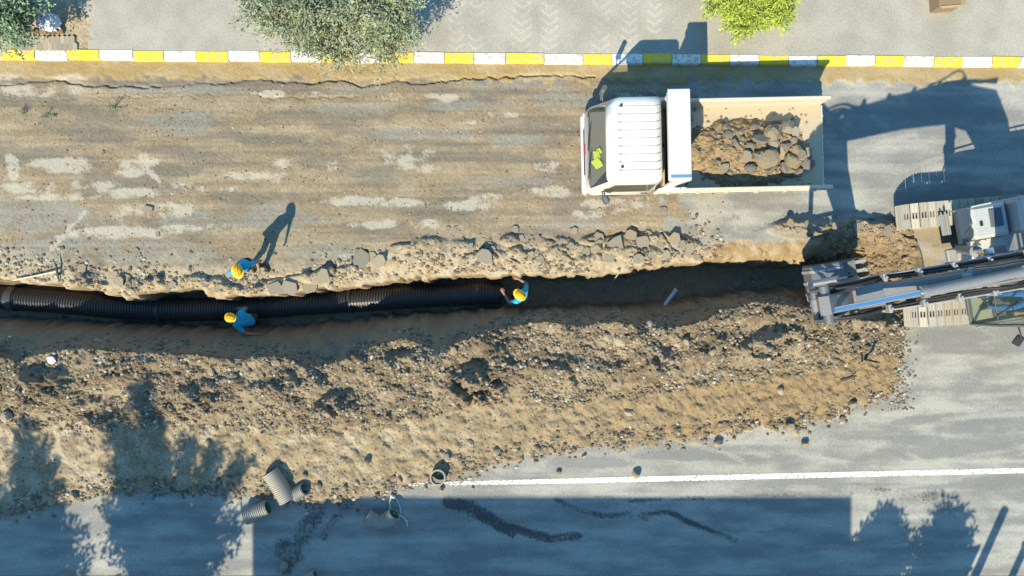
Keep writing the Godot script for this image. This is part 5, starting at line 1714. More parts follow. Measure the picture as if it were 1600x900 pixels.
func build_trees() -> void:
	var ol := {"c0": Color(0.13, 0.165, 0.08), "c1": Color(0.345, 0.385, 0.245), "leaf_l": 0.095, "leaf_w": 0.030, "trunk": 0.13, "leaves": 26, "fuzz": 0.05, "group": "", "dry": 0.05}
	# two olive trees behind the kerb; crowns lean over it
	var A := Vector3(-4.75, 0.1, -6.95)
	var tipsA := blob_tips(Vector3(0.15, 2.4, 0.85), Vector3(1.30, 0.45, 0.80), 36, 30, 0.28)
	for p in [[545, 96, 1.5], [535, 100, 1.4], [556, 92, 1.5], [512, 80, 1.8], [500, 70, 1.9], [470, 60, 2.2], [420, 40, 2.4], [395, 25, 2.5], [530, 60, 2.0], [440, 55, 2.0], [550, 75, 1.7]]:
		tipsA.append([site(p[0], p[1], p[2]) - A, 40, 0.18])
	tree("olive_tree", A, "grey green olive tree drooping over the kerb, its wide crown nearest the planting strip", Vector3(0.1, 1.3, 0.2), tipsA, ol)
	var B := Vector3(-2.95, 0.1, -7.0)
	var tipsB := blob_tips(Vector3(-0.10, 2.2, 0.85), Vector3(0.72, 0.4, 0.75), 20, 28, 0.24)
	for p in [[602, 94, 1.4], [596, 100, 1.3], [612, 78, 1.6], [590, 84, 1.5], [640, 50, 2.0], [585, 55, 1.9], [648, 25, 2.2], [630, 68, 1.6], [595, 72, 1.6]]:
		tipsB.append([site(p[0], p[1], p[2]) - B, 36, 0.16])
	tree("olive_tree", B, "smaller olive tree with a ragged crown and dark gap beside the larger olive", Vector3(-0.05, 1.2, 0.2), tipsB, ol)
	# dark leafy tree by the white sack
	var C := Vector3(-12.15, 0.1, -7.0)
	tree("leafy_tree", C, "dark green leafy tree growing over the pavers beside the white sack", Vector3(0.05, 0.9, 0.1), blob_tips(Vector3(0.30, 1.3, 0.68), Vector3(0.82, 0.4, 0.72), 40, 24, 0.20),
		{"c0": Color(0.04, 0.09, 0.045), "c1": Color(0.26, 0.36, 0.22), "leaf_l": 0.10, "leaf_w": 0.05, "trunk": 0.09, "leaves": 13, "fuzz": 0.05})
	# lime coloured bush
	var D := site(1160, 8, 0.0); D.y = 0.1
	tree("lime_bush", D, "bright lime green bush with feathery foliage at the pavement edge", Vector3(0, 0.25, 0.05), blob_tips(Vector3(-0.03, 0.75, 0.22), Vector3(1.08, 0.42, 1.02), 90, 24, 0.16),
		{"c0": Color(0.20, 0.28, 0.03), "c1": Color(0.45, 0.53, 0.09), "leaf_l": 0.13, "leaf_w": 0.026, "trunk": 0.06, "leaves": 14, "fuzz": 0.035, "category": "bush", "rise": 0.5, "droop": 0.3, "from": 0.5, "arch": 0.1, "twig": 0.22})
	for p in [[180, 168, 0.16, "thin grey weed with spreading stems in the dirt below the kerb"], [76, 182, 0.11, "short green weed tuft in the dirt near the lifted asphalt"], [40, 176, 0.08, "tiny pale weed beside the lifted asphalt strip"]]:
		var w := thing("weed", site(p[0], p[1], 0.0), 0.0, p[3], "weed")
		var vs := PackedVector3Array(); var ns := PackedVector3Array(); var cs := PackedColorArray()
		var stem := MB.new()
		for k in 9:
			var d := Vector3(rng.randfn(), 0.7, rng.randfn() * 0.6).normalized()
			stem.tube([Vector3.ZERO, d * p[2], d * p[2] * 1.8 + Vector3(0.03, -0.01, 0)], 0.003, 4)
			for q in 14: leaf(vs, ns, cs, d * p[2] * rng.randf_range(0.2, 1.8), Vector3(rng.randfn(), 0.5, rng.randfn()).normalized(), 0.05, 0.015, Color(0.10, 0.14, 0.07).lerp(Color(0.28, 0.30, 0.2), rng.randf()))
		obj("stem", stem, M.bark, w)
		put("foliage", leaf_mesh(vs, ns, cs), M.leaf, w)

# ------------------------------------------------------------------ stones
func scatter(called: String, label: String, category: String, mesh: Mesh, xs: Array, m: Material) -> void:
	var mm := MultiMesh.new()
	mm.transform_format = MultiMesh.TRANSFORM_3D
	mm.use_colors = true
	mm.mesh = mesh
	mm.instance_count = xs.size()
	for i in xs.size():
		mm.set_instance_transform(i, xs[i][0])
		mm.set_instance_color(i, xs[i][1])
	var o := MultiMeshInstance3D.new()
	o.name = numbered(called)
	o.multimesh = mm
	o.material_override = m
	add_child(o)
	tag(o, label, category, "", "stuff")

func pebble() -> ArrayMesh:
	var mb := MB.new()
	var r := RandomNumberGenerator.new(); r.seed = 77
	var la := 4; var lo := 6
	var tab := []
	for i in la + 1:
		var row := []
		for j in lo: row.append(r.randf_range(0.75, 1.1))
		tab.append(row)
	var f := func(i: int, j: int) -> Vector3:
		var th := PI * i / la; var ph := TAU * (j % lo) / lo
		var q: float = tab[i][j % lo] if i > 0 and i < la else 0.9
		return Vector3(sin(th) * cos(ph), cos(th), sin(th) * sin(ph)) * q
	for i in la:
		for j in lo: mb.quad(f.call(i, j), f.call(i, j + 1), f.call(i + 1, j + 1), f.call(i + 1, j))
	return mb.mesh()

func one_pebble(u: float, v: float, s: float, c: Color) -> Array:
	var x := gx(u); var z := gz(v)
	var b := Basis.from_euler(Vector3(rng.randf_range(-0.5, 0.5), rng.randf() * TAU, rng.randf_range(-0.5, 0.5))).scaled(Vector3(s, s * rng.randf_range(0.5, 0.8), s * rng.randf_range(0.7, 1.0)))
	return [Transform3D(b, Vector3(x, hgt(x, z) + s * 0.12, z)), c]

func stone_colour() -> Color:
	var q := rng.randf()
	if q < 0.22: return Color(0.375, 0.32, 0.235) * rng.randf_range(0.85, 1.2)
	if q < 0.70: return Color(0.255, 0.20, 0.132) * rng.randf_range(0.7, 1.2)
	if q < 0.95: return Color(0.175, 0.145, 0.108) * rng.randf_range(0.7, 1.2)
	return Color(0.54, 0.51, 0.45)

func build_stones() -> void:
	var pm := pebble()
	var clump := noise(61, 0.02, 3)
	# rubble on the heap
	var xs := []
	while xs.size() < 30000:
		var u := rng.randf_range(-110, 1412)
		var c := pl(u, CREST); var rv := pl(u, ROUGHV)
		var v := rng.randf_range(c - 16, rv + 14)
		var k := clump.get_noise_2d(u, v)
		if rng.randf() > 0.62 + k * 1.6: continue
		var s := 0.009 + 0.048 * pow(rng.randf(), 3.6)
		xs.append(one_pebble(u, v, s, stone_colour()))
	scatter("rubble", "small stones and clods covering the excavated soil heap", "rubble", pm, xs, M.stone)
	# gravel on the sandy apron, thick along its southern edge
	xs = []
	while xs.size() < 8000:
		var u := rng.randf_range(-110, 1410)
		var ft := pl(u, FOOT); var rv := pl(u, ROUGHV)
		var edge := rng.randf() < 0.62
		var v := ft + rng.randfn() * 10.0 - 6.0 if edge else rng.randf_range(rv, ft)
		if edge and clump.get_noise_2d(u * 1.5, v) < -0.15: continue
		var s := 0.008 + (0.056 if edge else 0.022) * pow(rng.randf(), 2.8)
		xs.append(one_pebble(u, v, s, stone_colour()))
	for k in 500:
		var a := rng.randf_range(500, 640)
		xs.append(one_pebble(1408.0 + rng.randfn() * 12.0, a, 0.008 + 0.035 * pow(rng.randf(), 2.0), stone_colour()))
	scatter("gravel", "gravel strewn along the sandy edge of the heap", "gravel", pm, xs, M.stone)
	# loose chippings north of the trench
	xs = []
	while xs.size() < 8500:
		var u := rng.randf_range(-110, 1130)
		var rim := pl(u, RIM)
		var near := rng.randf() < 0.42
		var v := rim - 4.0 - absf(rng.randfn()) * 26.0 if near else rng.randf_range(130, rim)
		var k := clump.get_noise_2d(u * 0.6 + 300.0, v * 0.6)
		if rng.randf() > (0.5 if near else 0.22 + (0.35 if u < 560 else 0.0)) + k * 1.2: continue
		var s := 0.006 + (0.055 if near else 0.024) * pow(rng.randf(), 3.0 if near else 3.2)
		xs.append(one_pebble(u, v, s, stone_colour()))
	scatter("chippings", "loose stone chippings scattered on the dirt road north of the trench", "gravel", pm, xs, M.stone)
	xs = []
	for k in 2600:
		var u := rng.randf_range(1285, 1425)
		var v := rng.randf_range(352, 470)
		xs.append(one_pebble(u, v, 0.010 + 0.05 * pow(rng.randf(), 2.6), stone_colour().lerp(Color(0.31, 0.22, 0.12), 0.65)))
	scatter("clods", "soil clods and stones thrown up around the bucket pit", "soil", pm, xs, M.stone)
	xs = []
	for k in 1500:
		var u := rng.randf_range(-100, 1300)
		var v := rng.randf_range(pl(u, RIM) + 20.0, pl(u, FLOORS) + 4.0)
		xs.append(one_pebble(u, v, 0.008 + 0.03 * pow(rng.randf(), 3.0), stone_colour()))
	scatter("trench_stones", "small stones lying on the bare trench floor", "gravel", pm, xs, M.stone)
	# slabs of broken asphalt along the rim: u, v, size, tilt
	for e in [[506, 432, 19], [566, 404, 19], [582, 402, 11], [592, 408, 14], [452, 449, 16], [430, 451, 15], [485, 447, 15], [758, 400, 19], [765, 383, 8], [770, 389, 8], [735, 385, 8], [805, 358, 9], [853, 370, 11], [876, 316, 0], [897, 361, 9], [875, 377, 6], [935, 372, 14], [960, 384, 22], [985, 368, 13], [1002, 378, 15], [1012, 366, 9], [1052, 374, 14], [1075, 390, 14], [1064, 383, 9], [1040, 398, 10], [995, 404, 13], [955, 402, 13], [945, 400, 9], [915, 394, 10], [975, 398, 10], [1020, 398, 10],
		[190, 440, 10], [200, 434, 7], [130, 418, 9], [232, 327, 9], [213, 392, 6], [247, 367, 5], [700, 357, 6], [712, 358, 6], [270, 445, 8], [262, 450, 7], [180, 428, 7], [325, 443, 8], [340, 450, 8], [936, 329, 6], [1036, 328, 8], [1253, 352, 10], [1240, 360, 8], [1228, 350, 9], [1300, 352, 10], [1330, 358, 11], [1375, 362, 12], [1392, 372, 10], [1405, 385, 9], [1360, 372, 9], [1420, 405, 8], [1310, 340, 7], [830, 398, 9], [845, 405, 8], [815, 372, 7], [890, 385, 9], [905, 400, 8], [780, 415, 7], [1090, 402, 8], [1105, 395, 7], [1032, 382, 8]]:
		if e[2] < 1: continue
		var s: float = e[2] / PPM * (0.85 if e[0] > 690 else 0.95)
		var x := gx(e[0]); var z := gz(e[1])
		var o := put("asphalt_chunk", slab_mesh(rng.randi() % 9), M.stone)
		var th := minf(0.09, s * 0.55)
		o.transform = Transform3D(Basis.from_euler(Vector3(rng.randf_range(-0.05, 0.18), rng.randf() * TAU, rng.randf_range(-0.12, 0.12))).scaled_local(Vector3(s, th, s * 0.85)), Vector3(x, hgt(x, z) + th * 0.22, z))
		if e[0] > 1200: tag(o, "jagged asphalt lump thrown up beside the pit below the excavator boom", "asphalt chunk", "lumps round the pit")
		elif e[0] > 690: tag(o, "large flat asphalt slab on the trench rim between truck and trench" if e[2] > 13 else ("broken asphalt slab on the trench rim between truck and trench" if e[2] > 8 else "small asphalt lump on the trench rim between truck and trench"), "asphalt chunk", "asphalt slabs near the truck")
		elif e[0] > 410: tag(o, "cracked asphalt slab at the trench rim opposite the sunlit pipe", "asphalt chunk", "cracked slabs along the rim")
		else: tag(o, "small dark asphalt lump on the dirt near the pickaxe", "asphalt chunk", "lumps near the pickaxe")
	# stones that stand alone on the asphalt
	for e in [[993, 740, 8, 0], [1121, 692, 8, 0], [1239, 672, 10, 0], [1229, 664, 8, 0], [1256, 693, 7, 0], [872, 738, 5, 0], [1292, 654, 6, 0], [1314, 655, 6, 0], [690, 764, 6, 0], [1146, 686, 4, 0], [912, 712, 4, 0], [665, 762, 4, 0], [739, 762, 3, 0], [1328, 630, 8, 0], [1330, 720, 0, 0], [445, 882, 9, 0]]:
		if e[2] < 1: continue
		var s: float = e[2] / PPM
		var x := gx(e[0]); var z := gz(e[1])
		var o := put("stone", rock_mesh(rng.randi() % 8, true), M.stone)
		o.transform = Transform3D(Basis(Vector3.UP, rng.randf() * TAU).scaled_local(Vector3(s, s * 0.95, s * 0.85)), Vector3(x, hgt(x, z) + s * 0.6, z))
		tag(o, "rounded tan stone lying loose on the asphalt near the heap edge" if e[0] < 1330 and e[0] > 500 else ("grey stone on the damp stain in the shaded road" if e[0] < 500 else "tan stone at the eastern end of the heap"), "stone", "loose stones by the heap edge")
	# larger stones on the heap and apron
	for e in [[980, 642, 8, 1], [961, 530, 13, 1], [945, 525, 9, 1], [966, 545, 8, 1], [1005, 505, 8, 1], [1215, 608, 8, 1], [1130, 600, 0, 0], [735, 690, 7, 1], [712, 545, 8, 1], [118, 556, 9, 2], [1190, 512, 9, 1], [575, 720, 7, 0], [700, 712, 8, 0], [692, 705, 6, 0], [775, 705, 7, 0], [780, 712, 6, 0], [120, 772, 8, 1], [85, 780, 10, 1], [290, 690, 6, 1], [860, 700, 6, 1], [1100, 545, 7, 1], [1060, 530, 7, 1], [480, 740, 6, 0], [500, 758, 7, 1], [540, 760, 6, 1], [560, 752, 6, 1], [625, 748, 7, 1], [300, 560, 7, 1], [350, 575, 7, 1], [450, 560, 8, 1], [520, 640, 7, 0], [850, 565, 7, 1], [900, 580, 7, 0], [330, 690, 7, 1], [200, 700, 6, 0], [20, 650, 12, 0], [45, 655, 8, 0]]:
		if e[2] < 1: continue
		var s: float = e[2] / PPM
		var x := gx(e[0]); var z := gz(e[1])
		var o := put("heap_stone", rock_mesh(rng.randi() % 8, e[3] == 1), M.stone)
		o.transform = Transform3D(Basis.from_euler(Vector3(rng.randf_range(-0.4, 0.4), rng.randf() * TAU, rng.randf_range(-0.4, 0.4))).scaled_local(Vector3(s, s * 0.7, s * 0.8)), Vector3(x, hgt(x, z) + s * 0.3, z))
		if e[3] == 2:
			o.material_override = mat(Color(0.75, 0.74, 0.72), 0.8)
			tag(o, "bright white stone on the heap crest beside the trench", "stone")
		elif e[1] > 680 and e[0] < 400: tag(o, "stone at the heap foot where tree shadows cross the sand", "stone", "stones in the tree shade")
		elif e[1] > 680 and e[0] < 650: tag(o, "stone on the sandy heap foot near the corrugated pipe offcuts", "stone", "stones near the offcuts")
		elif e[1] > 680: tag(o, "stone at the sandy heap edge near the upright green pipe end", "stone", "stones near the upright pipe end")
		elif e[0] > 940 and e[0] < 1010 and e[1] < 560: tag(o, "pale flat stone in the cluster on the heap beside the bar in the trench", "stone", "cluster of pale stones")
		elif e[0] > 1040: tag(o, "stone half sunk in the heap close to the excavator bucket", "stone", "stones near the bucket")
		elif e[0] > 600: tag(o, "stone half sunk in the heap opposite the open pipe end", "stone", "stones opposite the pipe end")
		else: tag(o, "stone half sunk in the heap rubble opposite the long black pipe", "stone", "stones opposite the pipe")

# ------------------------------------------------------------------ pipe offcuts
func offcut(label: String, pts: Array, R: float, at: Vector3, arc := TAU) -> void:
	var t := thing("pipe_offcut", at, 0.0, label, "pipe piece")
	var path := smooth_path(pts, 0.0125)
	var sh := MB.new()
	ribbed(sh, path, R, 0.02, 24, 0.0, arc)
	obj("shell", sh, M.pipegrey, t)
	var li := MB.new()
	var coarse := path.slice(0, path.size(), 4)
	if (path.size() - 1) % 4 != 0: coarse.append(path[path.size() - 1])
	li.tube(coarse, R - 0.035, 24, false)
	obj("lining", li, M.pipegreen, t)
	for e: Array in [[path[0], path[1]], [path[path.size() - 1], path[path.size() - 2]]]:
		var c: Vector3 = e[0]
		var d: Vector3 = (c - (e[1] as Vector3)).normalized()
		var s := d.cross(Vector3(0.13, 1, 0.07)).normalized(); var q := d.cross(s)
		var rm := MB.new()
		for k in 24:
			var a := TAU * k / 24.0; var b := TAU * (k + 1) / 24.0
			var ea := s * cos(a) + q * sin(a); var eb := s * cos(b) + q * sin(b)
			rm.quad(c + ea * R, c + eb * R, c + eb * (R - 0.036), c + ea * (R - 0.036))
		obj("cut_edge", rm, M.pipegrey, t)

func build_offcuts() -> void:
	var g := func(u: float, v: float, h: float) -> Vector3: return site(u, v, h)
	var a: Vector3 = g.call(437, 760, 0.0)
	a.y = hgt(a.x, a.z)
	offcut("long grey corrugated pipe offcut lying at the foot of the heap", [g.call(422, 737, 0.26) - a, g.call(436, 758, 0.24) - a, g.call(450, 782, 0.22) - a], 0.225, a)
	var b: Vector3 = g.call(466, 770, 0.0)
	b.y = hgt(b.x, b.z)
	offcut("short green lined pipe ring leaning against the long offcut", [g.call(459, 774, 0.17) - b, g.call(467, 769, 0.19) - b, g.call(476, 764, 0.22) - b], 0.17, b)
	var c: Vector3 = g.call(402, 801, 0.0)
	c.y = 0.0
	offcut("short grey corrugated pipe offcut in the tree shadow on the asphalt", [g.call(384, 808, 0.2) - c, g.call(402, 800, 0.2) - c, g.call(419, 793, 0.2) - c], 0.195, c)
	var d: Vector3 = g.call(596, 812, 0.0)
	d.y = 0.0
	offcut("bent corrugated pipe elbow lying open on the shaded asphalt", [g.call(573, 806, 0.20) - d, g.call(583, 812, 0.19) - d, g.call(595, 815, 0.19) - d, g.call(607, 811, 0.20) - d, g.call(616, 803, 0.22) - d], 0.185, d)
	var e: Vector3 = g.call(686, 742, 0.0)
	e.y = hgt(e.x, e.z)
	offcut("green lined pipe end standing upright in the sand near the lane line", [Vector3(0, -0.05, 0.02), Vector3(0, 0.10, 0.0), Vector3(0.0, 0.22, -0.02)], 0.195, e)
	var f: Vector3 = g.call(488, 897, 0.0)
	f.y = 0.0
	offcut("small corrugated pipe stub with green rim at the road edge", [Vector3(-0.10, 0.13, 0.06), Vector3(0.0, 0.14, 0.0), Vector3(0.12, 0.15, -0.05)], 0.13, f)
	# twisted cord beside the elbow
	var w := MB.new()
	var o: Vector3 = g.call(620, 795, 0.0)
	var pts := []
	for p in [[612, 775, 0.05], [609, 785, 0.06], [611, 796, 0.05], [618, 803, 0.05], [626, 806, 0.05], [634, 812, 0.04], [637, 822, 0.03]]: pts.append(g.call(p[0], p[1], p[2]) - o)
	w.tube(smooth_path(pts, 0.03), 0.024, 7)
	pts = []
	for p in [[613, 776, 0.06], [620, 781, 0.05], [625, 792, 0.05], [626, 803, 0.06]]: pts.append(g.call(p[0], p[1], p[2]) - o)
	w.tube(smooth_path(pts, 0.03), 0.020, 7)
	w.bar(Vector3(pts[0]) - Vector3(0.03, 0.02, 0.03), Vector3(pts[0]) + Vector3(0.05, 0.03, 0.02), 0.045, 0.04, 8)
	w.bar(g.call(634, 813, 0.05) - o, g.call(637, 816, 0.07) - o, 0.04, 0.035, 8)
	var cord := obj("cord", w, mat(Color(0.42, 0.43, 0.44), 0.8))
	cord.position = o
	tag(cord, "looped pale grey cord lying beside the bent pipe elbow", "cord")

func build_small_things() -> void:
	# pickaxe on the rim
	var at := site(92, 424, 0.0)
	at.y = hgt(at.x, at.z)
	var t := thing("pickaxe", at, 0.0, "pickaxe with pale wooden handle lying on the trench rim", "pickaxe")
	var hd := MB.new()
	var tail := site(22, 438, 0.03) - site(92, 424, 0.0)
	hd.tube([Vector3(0.02, 0.10, 0), tail * 0.5 + Vector3(0, 0.05, 0), tail + Vector3(0, 0.03, 0)], [0.024, 0.019, 0.022], 8)
	obj("handle", hd, mat(Color(0.58, 0.48, 0.33), 0.7), t)
	var pk := MB.new()
	pk.tube([Vector3(-0.04, 0.16, -0.30), Vector3(0.01, 0.12, -0.14), Vector3(0.02, 0.10, 0.0), Vector3(0.03, 0.07, 0.14), Vector3(0.02, 0.02, 0.26)], [0.008, 0.022, 0.03, 0.022, 0.01], 7)
	obj("head", pk, M.darkmetal, t)
	# shovel stuck upright in the heap
	var sp := site(1343, 560, 0.0)
	sp.y = hgt(sp.x, sp.z)
	var sv := thing("wooden_stake", sp, 0.0, "dark stake driven upright into the sandy end of the heap", "stake")
	var sm := MB.new()
	sm.box(Vector3(0, 0.30, 0), Vector3(0.09, 0.74, 0.035), 0.008, Basis(Vector3(0, 0, 1), 0.05))
	obj("post", sm, mat(Color(0.05, 0.035, 0.028), 0.8), sv)
	var sm2 := MB.new()
	sm2.box(Vector3(-0.12, 0.12, 0.03), Vector3(0.04, 0.36, 0.03), 0.006, Basis(Vector3(0, 0, 1), 0.5))
	obj("brace", sm2, mat(Color(0.05, 0.035, 0.028), 0.8), sv)
	# dark board lying on the apron
	var bo := MB.new()
	bo.box(Vector3.ZERO, Vector3(0.40, 0.03, 0.06), 0.008)
	var bx := site(1318, 589, 0.0)
	var b1 := obj("board", bo, mat(Color(0.06, 0.045, 0.035), 0.8))
	b1.position = Vector3(bx.x, hgt(bx.x, bx.z) + 0.035, bx.z)
	b1.rotation = Vector3(0.15, 0.32, 0.1)
	tag(b1, "short dark strip of wood lying on the sandy end of the heap", "board")
	# bars left in the trench
	var p0 := site(1033, 476, -1.2); var p1 := site(1050, 453, -1.1)
	var br := MB.new()
	br.bar(Vector3.ZERO, p1 - p0, 0.05, 0.05, 10)
	br.bar(p1 - p0, (p1 - p0) * 1.06, 0.07, 0.07, 10)
	var b2 := obj("steel_bar", br, mat(Color(0.40, 0.46, 0.52), 0.5))
	b2.position = Vector3(p0.x, hgt(p0.x, p0.z) + 0.08, p0.z)
	tag(b2, "pale blue grey bar lying across the trench floor", "bar")
	var q0 := site(958, 439, -0.9); var q1 := site(968, 425, -0.05)
	var st := MB.new()
	st.bar(Vector3.ZERO, q1 - q0, 0.018, 0.014, 7)
	var b3 := obj("stick", st, mat(Color(0.50, 0.42, 0.30), 0.8))
	b3.position = q0
	tag(b3, "thin pale stick poking out over the sunlit trench rim", "stick")
	# white sack by the planting strip
	var sk := MB.new()
	var nn := noise(71, 5.0, 3)
	var la := 16; var lo := 26
	var f := func(i: int, j: int) -> Vector3:
		var th := PI * i / la; var ph := TAU * (j % lo) / lo
		var d := Vector3(sin(th) * cos(ph), cos(th), sin(th) * sin(ph))
		var sq := Vector3(signf(d.x) * pow(absf(d.x), 0.7), signf(d.y) * pow(absf(d.y), 0.8), signf(d.z) * pow(absf(d.z), 0.7))
		return sq * Vector3(0.24, 0.17, 0.20) * (1.0 + nn.get_noise_3d(d.x, d.y, d.z) * 0.45)
	for i in la:
		for j in lo: sk.quad(f.call(i, j), f.call(i, j + 1), f.call(i + 1, j + 1), f.call(i + 1, j))
	var s := obj("rubble_sack", sk, mat(Color(0.55, 0.57, 0.61), 0.6))
	s.position = site(77, 36, 0.25) + Vector3(0, 0.03, 0)
	tag(s, "crumpled white plastic sack on the bare earth beside the leafy tree", "sack")
	# brown box at the far edge of the pavement
	var bxn := thing("cardboard_box", site(1468, 4, 0.1) + Vector3(0, 0.02, 0), 0.08, "brown cardboard box standing on the grey pavement", "box")
	var cb := MB.new()
	cb.box(Vector3(0, 0.20, 0), Vector3(0.56, 0.40, 0.52), 0.01)
	obj("carton", cb, grain(mat(Color(0.30, 0.22, 0.13), 0.9), M.soil.albedo_texture, M.soil.normal_texture, 2.0), bxn)
	var fl := MB.new()
	fl.box(Vector3(0.30, 0.40, 0.0), Vector3(0.14, 0.012, 0.5), 0.003, Basis(Vector3(0, 0, 1), -0.2))
	fl.box(Vector3(0.0, 0.41, 0.275), Vector3(0.5, 0.012, 0.06), 0.003, Basis(Vector3(1, 0, 0), 0.3))
	obj("flap", fl, mat(Color(0.32, 0.23, 0.13), 0.9), bxn)

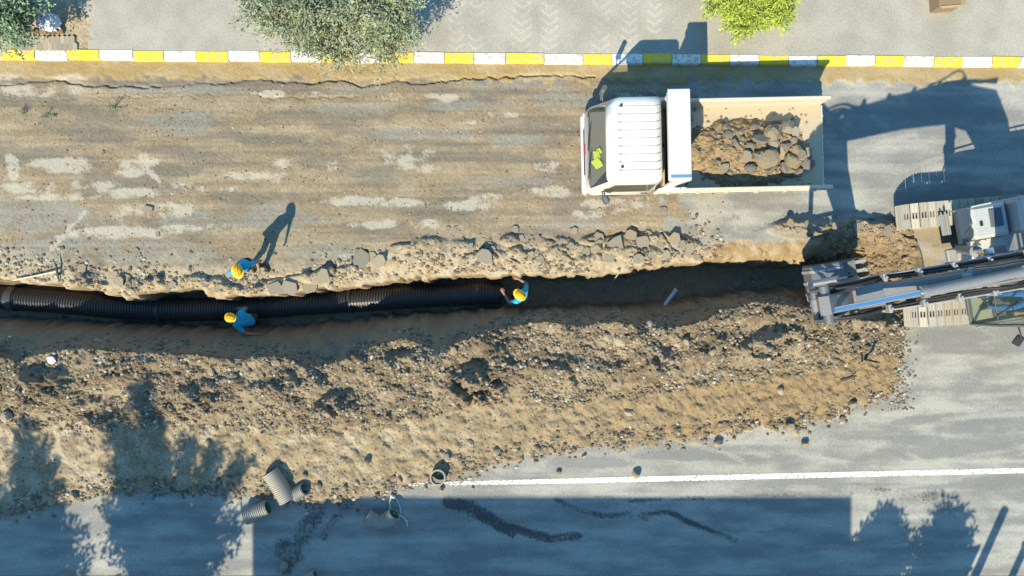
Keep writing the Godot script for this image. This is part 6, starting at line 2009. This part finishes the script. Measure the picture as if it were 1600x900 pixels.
# ------------------------------------------------------------------ what stands south of the road and throws its shade on it
func build_south_side() -> void:
	# flat roofed building: its roof line shades the lower edge of the road
	var H := 8.0
	var x0 := gx(402) - 0.435 * H; var x1 := gx(1331) - 0.435 * H
	var z0 := gz(775) + 0.97 * H
	var b := thing("building", Vector3((x0 + x1) / 2, 0.12, z0 + 4.0), 0.0, "flat roofed cream building across the pavement south of the road", "building")
	var w := MB.new()
	var L := x1 - x0
	w.box(Vector3(0.5, (H - 0.3) / 2, 0), Vector3(L - 1.6, H - 0.3, 7.4), 0.02)
	obj("wall", w, grain(mat(Color(0.55, 0.50, 0.42), 0.9), M.road.albedo_texture, null, 0.4), b)
	var r := MB.new()
	r.box(Vector3(0, H - 0.27, 0), Vector3(L, 0.30, 8.0), 0.02)
	obj("roof", r, mat(Color(0.42, 0.40, 0.38), 0.9), b)
	for fl in 2:
		for k in 6:
			var wf := MB.new()
			wf.box(Vector3(-L / 2 + 2.6 + k * (L - 4.2) / 5.0, 1.9 + fl * 3.4, -3.72), Vector3(1.3, 1.4, 0.08), 0.02)
			var wn := obj("window", wf, mat(Color(0.6, 0.6, 0.58), 0.6), b)
			var pn := MB.new()
			pn.box(Vector3(-L / 2 + 2.6 + k * (L - 4.2) / 5.0, 1.9 + fl * 3.4, -3.765), Vector3(1.14, 1.24, 0.02))
			obj("pane", pn, mat(Color(0.03, 0.04, 0.05), 0.05), wn)
	# tree with upright limbs whose shade reaches over the heap: tips given where their shade falls
	var lk := {"c0": Color(0.05, 0.09, 0.03), "c1": Color(0.13, 0.17, 0.07), "leaf_l": 0.16, "leaf_w": 0.07, "trunk": 0.20, "leaves": 15, "fuzz": 0.06, "from": 0.42, "arch": 0.5, "twig": 0.30, "droop": 0.5, "rise": 0.7}
	var cast := func(base: Vector3, u: float, v: float, h: float) -> Vector3:
		return Vector3(gx(u) - 0.435 * h, h, gz(v) + 0.97 * h) - base
	var A := Vector3(gx(150), 0.12, gz(1120))
	var ta := []
	for e in [[250, 556, 9.7, 110, 0.10], [240, 592, 9.0, 90, 0.12], [185, 632, 8.4, 100, 0.14], [215, 660, 7.9, 80, 0.16], [302, 682, 7.5, 70, 0.08], [348, 692, 7.3, 70, 0.08], [390, 708, 7.1, 65, 0.08], [240, 720, 6.6, 110, 0.24], [195, 730, 6.6, 110, 0.22], [290, 740, 6.2, 80, 0.2], [340, 760, 6.0, 70, 0.2],
		[220, 780, 5.6, 120, 0.4], [270, 800, 5.2, 120, 0.42], [180, 840, 4.8, 110, 0.42], [330, 800, 5.2, 100, 0.4], [300, 850, 4.6, 110, 0.42], [240, 880, 4.2, 110, 0.45], [350, 860, 4.4, 80, 0.35], [385, 810, 5.0, 50, 0.3], [200, 900, 4.0, 100, 0.5], [320, 910, 3.8, 80, 0.4], [170, 790, 5.4, 80, 0.3]]:
		ta.append([cast.call(A, e[0], e[1], e[2]), int(e[3] * 0.95), e[4]])
	tree("street_tree", A, "tall leafy street tree with upright limbs on the south pavement, nearest the building", Vector3(0.0, 2.4, 0.0), ta, lk)
	var B := Vector3(gx(-70), 0.12, gz(1130))
	var tb := []
	for e in [[55, 640, 8.4, 50, 0.15], [72, 700, 7.4, 70, 0.2], [40, 690, 7.6, 60, 0.2], [62, 745, 6.6, 90, 0.26], [85, 720, 7.0, 50, 0.15], [30, 800, 5.6, 120, 0.38], [75, 810, 5.5, 120, 0.38], [10, 840, 5.0, 120, 0.45], [60, 860, 4.8, 120, 0.45], [105, 835, 5.0, 80, 0.36], [20, 890, 4.4, 120, 0.45], [90, 880, 4.4, 100, 0.42], [-40, 820, 5.4, 110, 0.45], [120, 900, 4.2, 80, 0.4], [-50, 880, 4.4, 110, 0.5], [-20, 770, 6.0, 90, 0.35]]:
		tb.append([cast.call(B, e[0], e[1], e[2]), int(e[3] * 0.95), e[4]])
	tree("street_tree", B, "leafy street tree on the south pavement, farthest from the building", Vector3(0.0, 2.4, 0.0), tb, lk)
	var C := Vector3(gx(1275), 0.12, gz(1085))
	var tc := []
	for e in [[1375, 822, 5.0, 70, 0.2], [1360, 832, 4.8, 60, 0.2], [1395, 818, 5.0, 50, 0.16], [1345, 855, 4.4, 80, 0.28], [1380, 855, 4.4, 100, 0.3], [1360, 890, 3.8, 100, 0.36], [1400, 885, 3.8, 100, 0.34], [1415, 835, 4.7, 40, 0.14], [1425, 868, 4.2, 70, 0.26], [1340, 905, 3.6, 90, 0.3]]:
		tc.append([cast.call(C, e[0], e[1], e[2]), e[3], e[4]])
	tree("street_tree", C, "bushy street tree on the south pavement next to the building corner", Vector3(0.0, 1.6, 0.0), tc, lk)
	var D := Vector3(gx(1370), 0.12, gz(1100))
	var td := []
	for e in [[1480, 800, 5.4, 60, 0.16], [1465, 812, 5.2, 60, 0.2], [1495, 805, 5.3, 50, 0.16], [1475, 845, 4.6, 100, 0.28], [1455, 860, 4.4, 80, 0.3], [1490, 870, 4.2, 70, 0.28], [1470, 895, 3.8, 90, 0.34], [1500, 835, 4.8, 30, 0.12], [1440, 900, 3.6, 70, 0.3]]:
		td.append([cast.call(D, e[0], e[1], e[2]), e[3], e[4]])
	tree("street_tree", D, "bushy street tree on the south pavement next to the sign board", Vector3(0.0, 1.6, 0.0), td, lk)
	# sign on a post and a lamp post
	var P := cast.call(Vector3.ZERO, 1570, 796, 5.0) as Vector3
	var s := thing("sign_post", Vector3(P.x, 0.12, P.z), 0.0, "steel sign post with a white board standing on the south verge", "sign")
	var pm := MB.new()
	pm.bar(Vector3.ZERO, Vector3(0, 4.88, 0), 0.11, 0.10, 14)
	obj("post", pm, M.worn, s)
	var bm := MB.new()
	bm.box(Vector3(-0.55, 3.1, 0.0), Vector3(0.85, 1.5, 0.06), 0.02, Basis(Vector3.UP, 0.3))
	obj("board", bm, M.white, s)
	var Q := cast.call(Vector3.ZERO, 1604, 850, 5.0) as Vector3
	var l := thing("utility_pole", Vector3(Q.x, 0.12, Q.z), 0.0, "plain steel utility pole standing on the south verge", "pole")
	var lm := MB.new()
	lm.bar(Vector3.ZERO, Vector3(0, 4.88, 0), 0.11, 0.09, 14)
	obj("post", lm, M.worn, l)
	var cm := MB.new()
	cm.bar(Vector3(0, 4.86, 0), Vector3(0, 4.96, 0), 0.13, 0.05, 14)
	obj("cap", cm, M.worn, l)
